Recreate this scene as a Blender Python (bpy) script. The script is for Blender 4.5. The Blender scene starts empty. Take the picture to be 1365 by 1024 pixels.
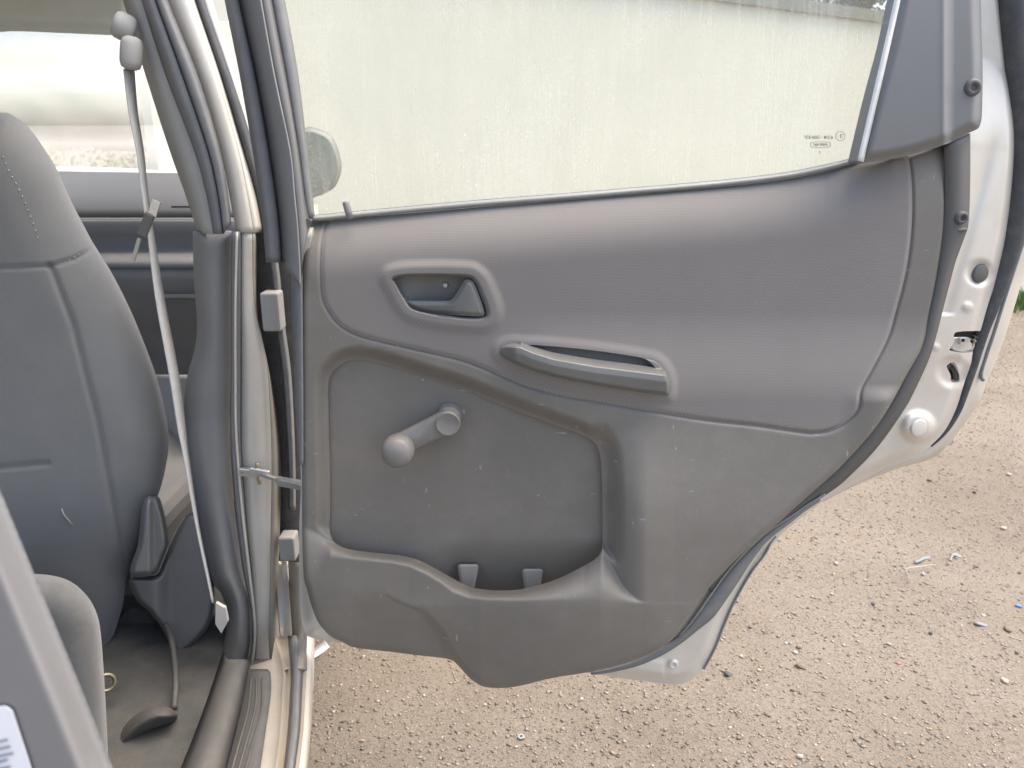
import bpy, math, random
import numpy as np
from mathutils import Vector
random.seed(7); rng = np.random.default_rng(7)
SC = bpy.context.scene
COL = SC.collection

# ------------------------------------------------------------------ camera, sky, sun, exposure
F = 1031.0; PITCH = math.radians(17.0); EYE = 1.05; YD = 0.92      # YD: plane of the open door
cam = bpy.data.cameras.new('camera'); co = bpy.data.objects.new('camera', cam); COL.objects.link(co)
co.location = (0, 0, EYE); co.rotation_euler = (math.pi / 2 - PITCH, 0, 0)
cam.sensor_width = 36.0; cam.lens = 36.0 * F / 1365.0
cam.clip_start = 0.02; cam.clip_end = 500
cam.dof.use_dof = True; cam.dof.focus_distance = 1.0; cam.dof.aperture_fstop = 9.0
SC.camera = co

SUN_EL = 66.0; SUN_AZ = 75.0        # azimuth from +Y (ahead of the camera), negative = left
w = bpy.data.worlds.new('World'); SC.world = w; w.use_nodes = True
wn = w.node_tree.nodes; wl = w.node_tree.links
sky = wn.new('ShaderNodeTexSky'); sky.sky_type = 'NISHITA'; sky.sun_disc = False
sky.sun_elevation = math.radians(SUN_EL); sky.sun_rotation = math.radians(SUN_AZ)
sky.air_density = 1.0; sky.dust_density = 4.0; sky.ozone_density = 1.0
wl.new(sky.outputs[0], wn['Background'].inputs[0]); wn['Background'].inputs[1].default_value = 0.15
sl = bpy.data.lights.new('sun', 'SUN'); sl.energy = 1.5; sl.angle = math.radians(60); sl.color = (1, .87, .69)
so = bpy.data.objects.new('sun', sl); COL.objects.link(so)
az, el = math.radians(SUN_AZ), math.radians(SUN_EL)
so.rotation_euler = Vector((math.sin(az) * math.cos(el), math.cos(az) * math.cos(el), math.sin(el))).to_track_quat('Z', 'Y').to_euler()
SC.view_settings.view_transform = 'Standard'; SC.view_settings.look = 'None'
SC.view_settings.exposure = 1.6; SC.view_settings.gamma = 1.0
SC.cycles.max_bounces = 10; SC.cycles.transparent_max_bounces = 16

# ------------------------------------------------------------------ geometry helpers
CP, SP = math.cos(PITCH), math.sin(PITCH)
def rays(px, py):
    a = (np.asarray(px, float) - 682.5) / F; b = -(np.asarray(py, float) - 512.0) / F
    return a, CP + b * SP, -SP + b * CP
def at_y(px, py, Y):                       # a photo point put on the upright plane at distance Y
    dx, dy, dz = rays(px, py); t = Y / dy
    return np.stack([dx * t, dy * t, EYE + dz * t], -1)
def at_z(px, py, z):                       # a photo point put on the level plane at height z
    dx, dy, dz = rays(px, py); t = (z - EYE) / dz
    return np.stack([dx * t, dy * t, EYE + dz * t], -1)
def S(t): t = np.clip(t, 0, 1); return t * t * (3 - 2 * t)
def curve(pts, n=5, closed=True):          # Catmull-Rom through 2-D or 3-D points
    P = np.array(pts, float); m = len(P); out = []
    for i in range(m if closed else m - 1):
        if closed: a, b, c, d = P[i - 1], P[i], P[(i + 1) % m], P[(i + 2) % m]
        else: a, b, c, d = P[max(i - 1, 0)], P[i], P[i + 1], P[min(i + 2, m - 1)]
        for k in range(n):
            t = k / n
            out.append(.5 * (2 * b + (c - a) * t + (2 * a - 5 * b + 4 * c - d) * t * t + (3 * b - a - 3 * c + d) * t ** 3))
    if not closed: out.append(P[-1])
    return np.array(out)
def sdf_poly(poly):
    A = np.asarray(poly, float); B = np.roll(A, -1, 0)
    def f(x, y):
        x = np.asarray(x, float); y = np.asarray(y, float); sh = x.shape; x = x.ravel(); y = y.ravel()
        d2 = np.full(x.shape, 1e18); ins = np.zeros(x.shape, bool)
        for (ax, ay), (bx, by) in zip(A, B):
            ex, ey = bx - ax, by - ay; L = ex * ex + ey * ey
            if L < 1e-9: continue
            t = np.clip(((x - ax) * ex + (y - ay) * ey) / L, 0, 1)
            d2 = np.minimum(d2, (x - ax - t * ex) ** 2 + (y - ay - t * ey) ** 2)
            c = ((ay > y) != (by > y))
            if ey != 0: ins ^= c & (x < (y - ay) / ey * ex + ax)
        return (np.sqrt(d2) * np.where(ins, -1, 1)).reshape(sh)
    return f
def ring(cx, cy, r, n=28, ry=None):
    a = np.linspace(0, 2 * math.pi, n, endpoint=False)
    return np.stack([cx + r * np.cos(a), cy + (ry or r) * np.sin(a)], -1)

def wloc(o):
    v = Vector((0, 0, 0))
    while o is not None: v += o.location; o = o.parent
    return np.array(v)
def mesh(name, V, faces, mat, parent=None, smooth=True, flat=None):
    V = np.asarray(V, float)
    org = wloc(parent) if parent is not None else None
    if org is None:
        org = np.array([(V[:, 0].min() + V[:, 0].max()) / 2, (V[:, 1].min() + V[:, 1].max()) / 2, V[:, 2].min()])
    me = bpy.data.meshes.new(name); me.from_pydata((V - org).tolist(), [], [list(map(int, f)) for f in faces])
    sm = np.full(len(me.polygons), bool(smooth))
    if flat is not None: sm[flat] = False
    me.polygons.foreach_set('use_smooth', sm); me.materials.append(mat); me.update()
    o = bpy.data.objects.new(name, me); COL.objects.link(o)
    if parent is not None: o.parent = parent
    else: o.location = org
    return o
def tag(o, label=None, cat=None, group=None, kind=None):
    for k, v in (('label', label), ('category', cat), ('group', group), ('kind', kind)):
        if v: o[k] = v
    return o
def thing(name, label, cat, loc, group=None):
    o = bpy.data.objects.new(name, None); COL.objects.link(o); o.location = loc; o.empty_display_size = .1
    return tag(o, label, cat, group)
def merge(parts):
    V = []; Fc = []; n = 0
    for v, f in parts:
        V.append(np.asarray(v, float)); Fc += [[i + n for i in q] for q in f]; n += len(v)
    return np.concatenate(V), Fc

def relief(name, sdf, hf, bbox, step, mat, parent, Y=None, thick=.004, inset=None):
    """A moulded sheet: outline sdf<0 on the upright plane Y, raised hf toward the viewer's side, with a wall of its own thickness."""
    Y = YD if Y is None else Y
    x0, y0, x1, y1 = bbox
    nx = int((x1 - x0) / step) + 2; ny = int((y1 - y0) / step) + 2
    X, YY = np.meshgrid(x0 + np.arange(nx) * step, y0 + np.arange(ny) * step)
    D = sdf(X, YY); ins = D < 0
    ids = -np.ones(D.shape, int); pts = []; faces = []; wall = []; ecache = {}
    def vid(j, i):
        if ids[j, i] < 0: ids[j, i] = len(pts); pts.append((X[j, i], YY[j, i]))
        return ids[j, i]
    def eid(a, b):
        k = (a, b) if a < b else (b, a)
        if k not in ecache:
            (j0, i0), (j1, i1) = k; d0, d1 = D[j0, i0], D[j1, i1]; t = min(max(d0 / (d0 - d1), .02), .98)
            ecache[k] = len(pts); pts.append((X[j0, i0] + t * (X[j1, i1] - X[j0, i0]), YY[j0, i0] + t * (YY[j1, i1] - YY[j0, i0])))
        return ecache[k]
    s = ins[:-1, :-1].astype(int) + ins[1:, :-1] + ins[:-1, 1:] + ins[1:, 1:]
    for j, i in np.argwhere(s > 0):
        c = [(j, i), (j + 1, i), (j + 1, i + 1), (j, i + 1)]     # counter-clockwise seen from the viewer
        if s[j, i] == 4:
            faces.append([vid(*q) for q in c]); continue
        poly = []; cross = []
        for k in range(4):
            a, b = c[k], c[(k + 1) % 4]
            if ins[a]: poly.append(vid(*a))
            if ins[a] != ins[b]:
                e = eid(a, b); poly.append(e); cross.append((e, bool(ins[a])))
        if len(poly) >= 3: faces.append(poly)
        outs = [q for q in range(len(cross)) if cross[q][1]]
        for q in outs: wall.append((cross[q][0], cross[(q + 1) % len(cross)][0]))
    P = np.array(pts); H = hf(P[:, 0], P[:, 1])
    V = at_y(P[:, 0], P[:, 1], Y - H)
    n = len(V); used = sorted({q for e in wall for q in e}); top = {q: n + k for k, q in enumerate(used)}; bot = {q: n + len(used) + k for k, q in enumerate(used)}
    if used:
        back = V[used].copy(); back[:, 1] += thick(P[used][:, 0], P[used][:, 1]) if callable(thick) else thick
        if inset is not None:                            # the rear of a thick body stays inside its own outline
            u = P[used]; e = .5; gx_ = (sdf(u[:, 0] + e, u[:, 1]) - sdf(u[:, 0] - e, u[:, 1])) / (2 * e); gy_ = (sdf(u[:, 0], u[:, 1] + e) - sdf(u[:, 0], u[:, 1] - e)) / (2 * e)
            back = at_y(u[:, 0] - gx_ * inset, u[:, 1] - gy_ * inset, V[used][:, 1] + thick)
        V = np.concatenate([V, V[used], back])
    nf = len(faces)
    for a, b in wall: faces.append([top[a], bot[a], bot[b], top[b]])
    o = mesh(name, V, faces, mat, parent, True)
    return o
def loft(name, lines, n, mat, parent, thick=.004, closed=False, smoothcurve=True):
    """A sheet through several 3-D lines, each resampled to n points."""
    L = []
    for ln in lines:
        q = curve(ln, 6, False) if (smoothcurve and len(ln) > 2) else np.array(ln, float)
        d = np.r_[0, np.cumsum(np.linalg.norm(np.diff(q, axis=0), axis=1))]; t = np.linspace(0, d[-1], n)
        L.append(np.stack([np.interp(t, d, q[:, k]) for k in range(3)], -1))
    m = len(L); V = np.concatenate(L); faces = []
    for a in range(m if closed else m - 1):
        b = (a + 1) % m
        for k in range(n - 1): faces.append([a * n + k, a * n + k + 1, b * n + k + 1, b * n + k])
    o = mesh(name, V, faces, mat, parent)
    if thick:
        md = o.modifiers.new('thickness', 'SOLIDIFY'); md.thickness = thick; md.offset = 0
    return o
def tube_geo(path, r, k=8, cap=True):
    P = np.array(path, float); m = len(P); V = []; faces = []
    R = np.broadcast_to(np.asarray(r, float), (m,))
    T = np.gradient(P, axis=0); T /= np.linalg.norm(T, axis=1)[:, None] + 1e-12
    up = np.array([0, 0, 1.0]) if abs(T[0][2]) < .9 else np.array([1.0, 0, 0])
    for i in range(m):
        u = np.cross(T[i], up); u /= np.linalg.norm(u) + 1e-12; v = np.cross(T[i], u); up = -v if False else up
        for q in range(k):
            a = 2 * math.pi * q / k; V.append(P[i] + R[i] * (math.cos(a) * u + math.sin(a) * v))
    for i in range(m - 1):
        for q in range(k): faces.append([i * k + q, i * k + (q + 1) % k, (i + 1) * k + (q + 1) % k, (i + 1) * k + q])
    if cap: faces += [list(range(k))[::-1], [(m - 1) * k + q for q in range(k)]]
    return np.array(V), faces
def tube(name, path, r, mat, parent, k=8): return mesh(name, *tube_geo(path, r, k), mat, parent)
def lathe_geo(c, axis, prof, k=28):
    """prof: list of (distance along axis, radius)"""
    axis = np.array(axis, float); axis /= np.linalg.norm(axis); u = np.cross(axis, [0, 0, 1.0]); u /= np.linalg.norm(u); v = np.cross(axis, u)
    V = []; faces = []; m = len(prof)
    for d, r in prof:
        for q in range(k):
            a = 2 * math.pi * q / k; V.append(np.array(c) + axis * d + max(r, 1e-5) * (math.cos(a) * u + math.sin(a) * v))
    for i in range(m - 1):
        for q in range(k): faces.append([i * k + q, (i + 1) * k + q, (i + 1) * k + (q + 1) % k, i * k + (q + 1) % k])
    return np.array(V), faces
def lathe(name, c, axis, prof, mat, parent, k=28): return mesh(name, *lathe_geo(c, axis, prof, k), mat, parent)
def box_geo(c, half, rot=None):
    v = np.array([(a, b, d) for a in (-1, 1) for b in (-1, 1) for d in (-1, 1)], float) * np.array(half)
    if rot is not None: v = v @ np.array(rot).T
    return v + np.array(c), [[0, 1, 3, 2], [4, 6, 7, 5], [0, 4, 5, 1], [2, 3, 7, 6], [0, 2, 6, 4], [1, 5, 7, 3]]
def bevel(o, r, n=2):
    b = o.modifiers.new('bevel', 'BEVEL'); b.width = r; b.segments = n; b.limit_method = 'ANGLE'; return o

# ------------------------------------------------------------------ materials
def mat(name, col, rough=.6, metal=0.0, var=.12, scale=30.0, bump=0.0, bscale=400.0, spec=.5, tint=None, rvar=.12, coat=0.0, sheen=0.0, dirt=None, bstretch=None, scuff=0.0):
    m = bpy.data.materials.new(name); m.use_nodes = True; nt = m.node_tree; N = nt.nodes; L = nt.links
    b = N['Principled BSDF']; b.inputs['Metallic'].default_value = metal; b.inputs['Specular IOR Level'].default_value = spec
    b.inputs['Coat Weight'].default_value = coat; b.inputs['Sheen Weight'].default_value = sheen
    tc = N.new('ShaderNodeTexCoord')
    n1 = N.new('ShaderNodeTexNoise'); n1.inputs['Scale'].default_value = scale; n1.inputs['Detail'].default_value = 8; n1.inputs['Roughness'].default_value = .65
    L.new(tc.outputs['Object'], n1.inputs['Vector'])
    r = N.new('ShaderNodeMapRange'); r.inputs['From Min'].default_value = .3; r.inputs['From Max'].default_value = .7
    r.inputs['To Min'].default_value = 0; r.inputs['To Max'].default_value = 1; L.new(n1.outputs['Fac'], r.inputs['Value'])
    mx = N.new('ShaderNodeMix'); mx.data_type = 'RGBA'; t = tint or (1, 1, 1)
    mx.inputs['A'].default_value = (col[0] * (1 - var), col[1] * (1 - var), col[2] * (1 - var), 1)
    mx.inputs['B'].default_value = (min(1, col[0] * (1 + var) * t[0]), min(1, col[1] * (1 + var) * t[1]), min(1, col[2] * (1 + var) * t[2]), 1)
    L.new(r.outputs[0], mx.inputs['Factor']); out = mx.outputs['Result']
    if dirt:                                                    # dirt: (colour, amount, scale)
        n2 = N.new('ShaderNodeTexNoise'); n2.inputs['Scale'].default_value = dirt[2]; n2.inputs['Detail'].default_value = 9; n2.inputs['Roughness'].default_value = .7
        L.new(tc.outputs['Object'], n2.inputs['Vector'])
        r2 = N.new('ShaderNodeMapRange'); r2.inputs['From Min'].default_value = .45; r2.inputs['From Max'].default_value = .75; r2.inputs['To Max'].default_value = dirt[1]
        L.new(n2.outputs['Fac'], r2.inputs['Value'])
        m2 = N.new('ShaderNodeMix'); m2.data_type = 'RGBA'; m2.inputs['B'].default_value = (*dirt[0], 1)
        L.new(r2.outputs[0], m2.inputs['Factor']); L.new(out, m2.inputs['A']); out = m2.outputs['Result']
    if scuff:
        acc = None
        for sc_, st_, th in ((60, (1, 1, 5), .735), (60, (5, 1, 1.3), .745), (210, (1, 1, 1), .74)):
            mp = N.new('ShaderNodeMapping'); mp.inputs['Scale'].default_value = st_; mp.inputs['Rotation'].default_value = (0, .5 * sc_ / 60, 0); L.new(tc.outputs['Object'], mp.inputs['Vector'])
            ns = N.new('ShaderNodeTexNoise'); ns.inputs['Scale'].default_value = sc_ * .5; ns.inputs['Detail'].default_value = 2; L.new(mp.outputs[0], ns.inputs['Vector'])
            rs = N.new('ShaderNodeMapRange'); rs.inputs['From Min'].default_value = th; rs.inputs['From Max'].default_value = th + .05; rs.inputs['To Max'].default_value = scuff; L.new(ns.outputs['Fac'], rs.inputs['Value'])
            if acc is None: acc = rs.outputs[0]
            else:
                ad = N.new('ShaderNodeMath'); ad.operation = 'ADD'; ad.use_clamp = True; L.new(acc, ad.inputs[0]); L.new(rs.outputs[0], ad.inputs[1]); acc = ad.outputs[0]
        ms = N.new('ShaderNodeMix'); ms.data_type = 'RGBA'; ms.inputs['B'].default_value = (.45, .44, .42, 1); L.new(acc, ms.inputs['Factor']); L.new(out, ms.inputs['A']); out = ms.outputs['Result']
    L.new(out, b.inputs['Base Color'])
    rr = N.new('ShaderNodeMapRange'); rr.inputs['To Min'].default_value = max(.05, rough - rvar); rr.inputs['To Max'].default_value = min(1, rough + rvar)
    L.new(n1.outputs['Fac'], rr.inputs['Value']); L.new(rr.outputs[0], b.inputs['Roughness'])
    if bump:
        n3 = N.new('ShaderNodeTexNoise'); n3.inputs['Scale'].default_value = bscale; n3.inputs['Detail'].default_value = 3
        if bstretch:
            mp = N.new('ShaderNodeMapping'); mp.inputs['Scale'].default_value = bstretch; L.new(tc.outputs['Object'], mp.inputs['Vector']); L.new(mp.outputs[0], n3.inputs['Vector'])
        else: L.new(tc.outputs['Object'], n3.inputs['Vector'])
        bp = N.new('ShaderNodeBump'); bp.inputs['Strength'].default_value = bump; bp.inputs['Distance'].default_value = .001
        L.new(n3.outputs['Fac'], bp.inputs['Height']); L.new(bp.outputs[0], b.inputs['Normal'])
    return m

M = {}
M['trim'] = mat('grained_grey_plastic', (.168, .156, .134), .55, var=.06, scale=9, bump=.35, bscale=900, dirt=((.30, .28, .25), .22, 14), scuff=.45)
M['trim_dark'] = mat('dark_grey_plastic', (.098, .096, .090), .6, var=.06, scale=20, bump=.25, bscale=900)
M['cap'] = mat('corner_cap_plastic', (.178, .177, .172), .5, var=.04, scale=12, bump=.15, bscale=900)
M['handle'] = mat('satin_grey_plastic', (.150, .148, .138), .42, var=.05, scale=20, bump=.1, bscale=900)
M['crank'] = mat('worn_grey_plastic', (.180, .172, .158), .45, var=.08, scale=60, dirt=((.3, .29, .28), .25, 80))
M['rubber'] = mat('black_rubber', (.05, .053, .057), .6, var=.12, scale=60, dirt=((.2, .18, .15), .35, 40))
M['rubber_grey'] = mat('dusty_rubber', (.17, .175, .18), .6, var=.1, scale=60, dirt=((.25, .23, .2), .4, 30))
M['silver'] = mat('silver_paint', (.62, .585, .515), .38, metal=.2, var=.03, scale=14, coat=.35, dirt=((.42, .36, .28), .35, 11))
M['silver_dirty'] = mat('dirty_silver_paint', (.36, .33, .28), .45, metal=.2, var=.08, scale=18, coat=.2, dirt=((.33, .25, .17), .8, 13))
M['hinge'] = mat('grey_hinge_paint', (.30, .295, .28), .45, var=.08, scale=40, dirt=((.2, .16, .11), .4, 40))
M['chrome'] = mat('bright_steel', (.62, .62, .6), .3, metal=.9, var=.1, scale=60)
M['steel'] = mat('dull_steel', (.38, .37, .35), .42, metal=.6, var=.15, scale=60, dirt=((.3, .22, .14), .4, 60))
M['brass'] = mat('yellow_zinc', (.30, .27, .18), .4, metal=.7, var=.2, scale=80)
M['lip'] = mat('pale_seal_lip', (.26, .258, .24), .45, var=.1, scale=60)
M['fabric'] = mat('ribbed_door_fabric', (.212, .199, .180), .9, var=.05, scale=10, sheen=.5)
def add_weave(m):
    nt = m.node_tree; N = nt.nodes; L = nt.links; tc = N.new('ShaderNodeTexCoord')
    wv = N.new('ShaderNodeTexWave'); wv.bands_direction = 'Z'; wv.inputs['Scale'].default_value = 175; wv.inputs['Distortion'].default_value = 1.2; wv.inputs['Detail Scale'].default_value = 8
    L.new(tc.outputs['Object'], wv.inputs['Vector'])
    nz = N.new('ShaderNodeTexNoise'); nz.inputs['Scale'].default_value = 900; L.new(tc.outputs['Object'], nz.inputs['Vector'])
    ad = N.new('ShaderNodeMath'); ad.operation = 'ADD'; L.new(wv.outputs['Fac'], ad.inputs[0]); L.new(nz.outputs['Fac'], ad.inputs[1])
    bp = N.new('ShaderNodeBump'); bp.inputs['Strength'].default_value = .13; bp.inputs['Distance'].default_value = .0008
    L.new(ad.outputs[0], bp.inputs['Height']); L.new(bp.outputs[0], N['Principled BSDF'].inputs['Normal'])
    w2 = N.new('ShaderNodeTexWave'); w2.bands_direction = 'DIAGONAL'; w2.inputs['Scale'].default_value = 150; w2.inputs['Distortion'].default_value = .6; L.new(tc.outputs['Object'], w2.inputs['Vector'])
    base = N['Principled BSDF'].inputs['Base Color'].links[0].from_socket
    mw = N.new('ShaderNodeMix'); mw.data_type = 'RGBA'; mw.blend_type = 'MULTIPLY'; mw.inputs['B'].default_value = (.82, .775, .78, 1)
    L.new(w2.outputs['Fac'], mw.inputs['Factor']); L.new(base, mw.inputs['A']); L.new(mw.outputs['Result'], N['Principled BSDF'].inputs['Base Color'])
add_weave(M['fabric'])
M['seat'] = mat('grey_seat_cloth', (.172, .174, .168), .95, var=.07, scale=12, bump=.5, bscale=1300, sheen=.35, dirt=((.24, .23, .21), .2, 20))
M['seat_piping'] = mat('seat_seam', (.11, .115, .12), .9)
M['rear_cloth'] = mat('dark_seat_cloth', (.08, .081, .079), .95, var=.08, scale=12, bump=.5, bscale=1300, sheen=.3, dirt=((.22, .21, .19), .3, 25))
M['thread'] = mat('pale_thread', (.42, .41, .38), .8)
M['dash'] = mat('dashboard_plastic', (.088, .09, .09), .6, var=.06, scale=14, bump=.2, bscale=700)
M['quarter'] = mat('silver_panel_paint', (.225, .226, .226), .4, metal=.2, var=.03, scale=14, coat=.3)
M['interior'] = mat('interior_plastic', (.190, .190, .185), .6, var=.06, scale=14, bump=.2, bscale=700, dirt=((.25, .23, .2), .15, 14))
M['interior_dark'] = mat('dark_interior_plastic', (.19, .19, .19), .65, var=.1, scale=14, dirt=((.2, .18, .15), .3, 14))
M['kick'] = mat('dusty_kick_plate', (.092, .089, .083), .6, var=.1, scale=40, dirt=((.17, .155, .13), .4, 30))
M['carpet'] = mat('dark_carpet', (.10, .10, .095), 1.0, var=.2, scale=30, bump=1.0, bscale=700, dirt=((.16, .14, .11), .5, 24))
M['belt'] = mat('grey_belt_webbing', (.46, .46, .44), .8, var=.1, scale=80, bump=.5, bscale=1200)
M['lining'] = mat('pale_roof_lining', (.36, .36, .34), .9, var=.05, scale=20, bump=.3, bscale=900)
M['header'] = mat('pale_header_lining', (.68, .73, .70), .9, var=.05, scale=20, bump=.3, bscale=900)
M['tab'] = mat('light_grey_tab', (.27, .25, .22), .6)
M['backlit_lip'] = mat('backlit_lip', (.80, .80, .74), .5)
M['white_plastic'] = mat('off_white_plastic', (.62, .58, .52), .5, var=.06, scale=40)
M['plaster'] = mat('pale_plaster', (.62, .61, .52), .9, var=.05, scale=2.5, bump=.12, bscale=60, dirt=((.5, .48, .42), .25, 1.2))
M['coping'] = mat('weathered_coping', (.15, .15, .13), .9, var=.2, scale=6, dirt=((.16, .17, .13), .6, 4))
M['bark'] = mat('bark', (.14, .10, .07), .9, var=.3, scale=20)
M['leaf'] = mat('dark_foliage', (.035, .06, .035), .7, var=.35, scale=5)
M['grass'] = mat('fresh_grass', (.10, .21, .045), .7, var=.3, scale=12)
M['hedge'] = mat('far_hedge', (.20, .23, .16), .8, var=.3, scale=3)  # leaf green paled so the glare sits in its colour
M['sticker'] = mat('white_sticker', (.85, .85, .86), .4, var=.02)
M['ink'] = mat('grey_ink', (.30, .31, .34), .6)
M['glass_ink'] = mat('etched_grey_mark', (.16, .16, .19), .7)
M['hole_shade'] = mat('cavity_shade', (.03, .03, .03), .8)  # near-black backing that puts the shade inside the openings into colour
M['mirror_glass'] = mat('mirror_glass', (.30, .36, .37), .12, metal=1.0, var=.05, scale=60)
M['blue'] = mat('blue_plastic', (.05, .22, .52), .4)
M['red'] = mat('red_plastic', (.62, .12, .11), .5)
M['mint'] = mat('mint_plastic', (.42, .66, .5), .5)

def glass(name, dirt_glare_amt, tint=(.96, .97, .89), streak=True):
    m = bpy.data.materials.new(name); m.use_nodes = True; nt = m.node_tree; N = nt.nodes; L = nt.links; N.clear()
    out = N.new('ShaderNodeOutputMaterial'); tr = N.new('ShaderNodeBsdfTransparent'); tr.inputs[0].default_value = (*tint, 1)
    gl = N.new('ShaderNodeBsdfGlossy'); gl.inputs['Roughness'].default_value = .03
    lw = N.new('ShaderNodeLayerWeight'); lw.inputs['Blend'].default_value = .5
    pw = N.new('ShaderNodeMath'); pw.operation = 'POWER'; pw.inputs[1].default_value = 5; L.new(lw.outputs['Facing'], pw.inputs[0])
    fr = N.new('ShaderNodeMath'); fr.operation = 'MULTIPLY_ADD'; fr.inputs[1].default_value = .9; fr.inputs[2].default_value = .035; L.new(pw.outputs[0], fr.inputs[0])
    m1 = N.new('ShaderNodeMixShader'); L.new(fr.outputs[0], m1.inputs[0]); L.new(tr.outputs[0], m1.inputs[1]); L.new(gl.outputs[0], m1.inputs[2])
    df = N.new('ShaderNodeBsdfDiffuse'); df.inputs[0].default_value = (.78, .77, .67, 1)
    tl = N.new('ShaderNodeBsdfTranslucent'); tl.inputs[0].default_value = (.92, .90, .77, 1)
    m2 = N.new('ShaderNodeMixShader'); m2.inputs[0].default_value = .65; L.new(df.outputs[0], m2.inputs[1]); L.new(tl.outputs[0], m2.inputs[2])
    tc = N.new('ShaderNodeTexCoord')
    def noise(scale, stretch=(1, 1, 1), lo=.4, hi=.7, amt=1., detail=8, rough=.65):
        mp = N.new('ShaderNodeMapping'); mp.inputs['Scale'].default_value = stretch; L.new(tc.outputs['Object'], mp.inputs[0])
        n = N.new('ShaderNodeTexNoise'); n.inputs['Scale'].default_value = scale; n.inputs['Detail'].default_value = detail; n.inputs['Roughness'].default_value = rough
        L.new(mp.outputs[0], n.inputs['Vector']); r = N.new('ShaderNodeMapRange'); r.inputs['From Min'].default_value = lo; r.inputs['From Max'].default_value = hi; r.inputs['To Max'].default_value = amt
        L.new(n.outputs['Fac'], r.inputs['Value']); return r.outputs[0]
    def add(a, b):
        q = N.new('ShaderNodeMath'); q.operation = 'ADD'; q.use_clamp = True; L.new(a, q.inputs[0]); L.new(b, q.inputs[1]); return q.outputs[0]
    d = noise(3.2, lo=.25, hi=.75, amt=dirt_glare_amt * 1.25, detail=5, rough=.5)
    d = add(d, noise(260, lo=.5, hi=.85, amt=dirt_glare_amt * .35, detail=2))
    if streak:
        d = add(d, noise(7, (14, 1, 1.1), lo=.42, hi=.85, amt=dirt_glare_amt * .9, detail=4))
        d = add(d, noise(11, (1.6, 1, 9), lo=.62, hi=.9, amt=dirt_glare_amt * .35))
        for sc_, th, am in ((160, .18, .6), (60, .10, .95), (30, .06, .95)):
            v = N.new('ShaderNodeTexVoronoi'); v.inputs['Scale'].default_value = sc_; L.new(tc.outputs['Object'], v.inputs['Vector'])
            r = N.new('ShaderNodeMapRange'); r.inputs['From Min'].default_value = th; r.inputs['From Max'].default_value = th * .4; r.inputs['To Max'].default_value = am
            L.new(v.outputs['Distance'], r.inputs['Value'])
            k = N.new('ShaderNodeMath'); k.operation = 'MULTIPLY'; L.new(r.outputs[0], k.inputs[0]); L.new(noise(6, lo=.5, hi=.66, amt=1), k.inputs[1])
            d = add(d, k.outputs[0])
    m3 = N.new('ShaderNodeMixShader'); L.new(d, m3.inputs[0]); L.new(m1.outputs[0], m3.inputs[1]); L.new(m2.outputs[0], m3.inputs[2])
    L.new(m3.outputs[0], out.inputs[0]); return m
M['glass'] = glass('dusty_window_glass', .30)
M['windscreen'] = glass('windscreen_glass', .22, (1, 1, 1), streak=False)  # even milky film raised to glow pale, imitating glare on the windscreen

# ------------------------------------------------------------------ ground, gravel, wall, far hedge, tree
gm = bpy.data.materials.new('gravel_ground'); gm.use_nodes = True; nt = gm.node_tree; N = nt.nodes; L = nt.links; b = N['Principled BSDF']; b.inputs['Roughness'].default_value = .95
b.inputs['Specular IOR Level'].default_value = .2
tc = N.new('ShaderNodeTexCoord')
def gn(scale, detail=8, rough=.7):
    n = N.new('ShaderNodeTexNoise'); n.inputs['Scale'].default_value = scale; n.inputs['Detail'].default_value = detail; n.inputs['Roughness'].default_value = rough; L.new(tc.outputs['Object'], n.inputs['Vector']); return n
def ramp(src, stops):
    r = N.new('ShaderNodeValToRGB'); e = r.color_ramp.elements
    while len(e) < len(stops): e.new(.5)
    for q, (p, c) in zip(e, stops): q.position = p; q.color = (*c, 1)
    L.new(src, r.inputs[0]); return r
c1 = ramp(gn(170, 8).outputs['Fac'], [(.30, (.11, .092, .073)), (.45, (.21, .183, .149)), (.6, (.255, .222, .181)), (.75, (.325, .292, .244))])
c2 = ramp(gn(1.6, 6).outputs['Fac'], [(.35, (.80, .78, .76)), (.6, (1, 1, 1)), (.75, (1.0, .93, .86))])
mm = N.new('ShaderNodeMix'); mm.data_type = 'RGBA'; mm.blend_type = 'MULTIPLY'; mm.inputs['Factor'].default_value = 1
L.new(c1.outputs[0], mm.inputs['A']); L.new(c2.outputs[0], mm.inputs['B']); L.new(mm.outputs['Result'], b.inputs['Base Color'])
bp = N.new('ShaderNodeBump'); bp.inputs['Strength'].default_value = .8; bp.inputs['Distance'].default_value = .006
L.new(gn(130, 5, .75).outputs['Fac'], bp.inputs['Height']); L.new(bp.outputs[0], b.inputs['Normal'])
gv, gf = [], []
xs = np.array([-250, -60, -20, -8] + list(np.linspace(-4, 8, 61)) + [14, 30, 80, 250]); ys = np.array([-250, -60, -15, -4] + list(np.linspace(-1, 8, 46)) + [14, 30, 80, 250])
for yv in ys:
    for xv in xs:
        near = max(0, 1 - math.hypot(xv - 1, yv - 2.5) / 8)
        gv.append((xv, yv, near * (.012 * math.sin(1.7 * xv + .6) * math.cos(1.3 * yv) - .006 * (1 + math.sin(3.1 * xv - 2.2 * yv)))))
for j in range(len(ys) - 1):
    for i in range(len(xs) - 1):
        k = j * len(xs) + i; gf.append([k, k + 1, k + len(xs) + 1, k + len(xs)])
ground = mesh('ground', gv, gf, gm); tag(ground, 'beige hard-packed gravel yard under the open door', None, None, 'structure')
GV = np.array(gv)
def gz(x, y):
    near = np.maximum(0, 1 - np.hypot(x - 1, y - 2.5) / 8)
    return near * (.012 * np.sin(1.7 * x + .6) * np.cos(1.3 * y) - .006 * (1 + np.sin(3.1 * x - 2.2 * y)))

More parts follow.
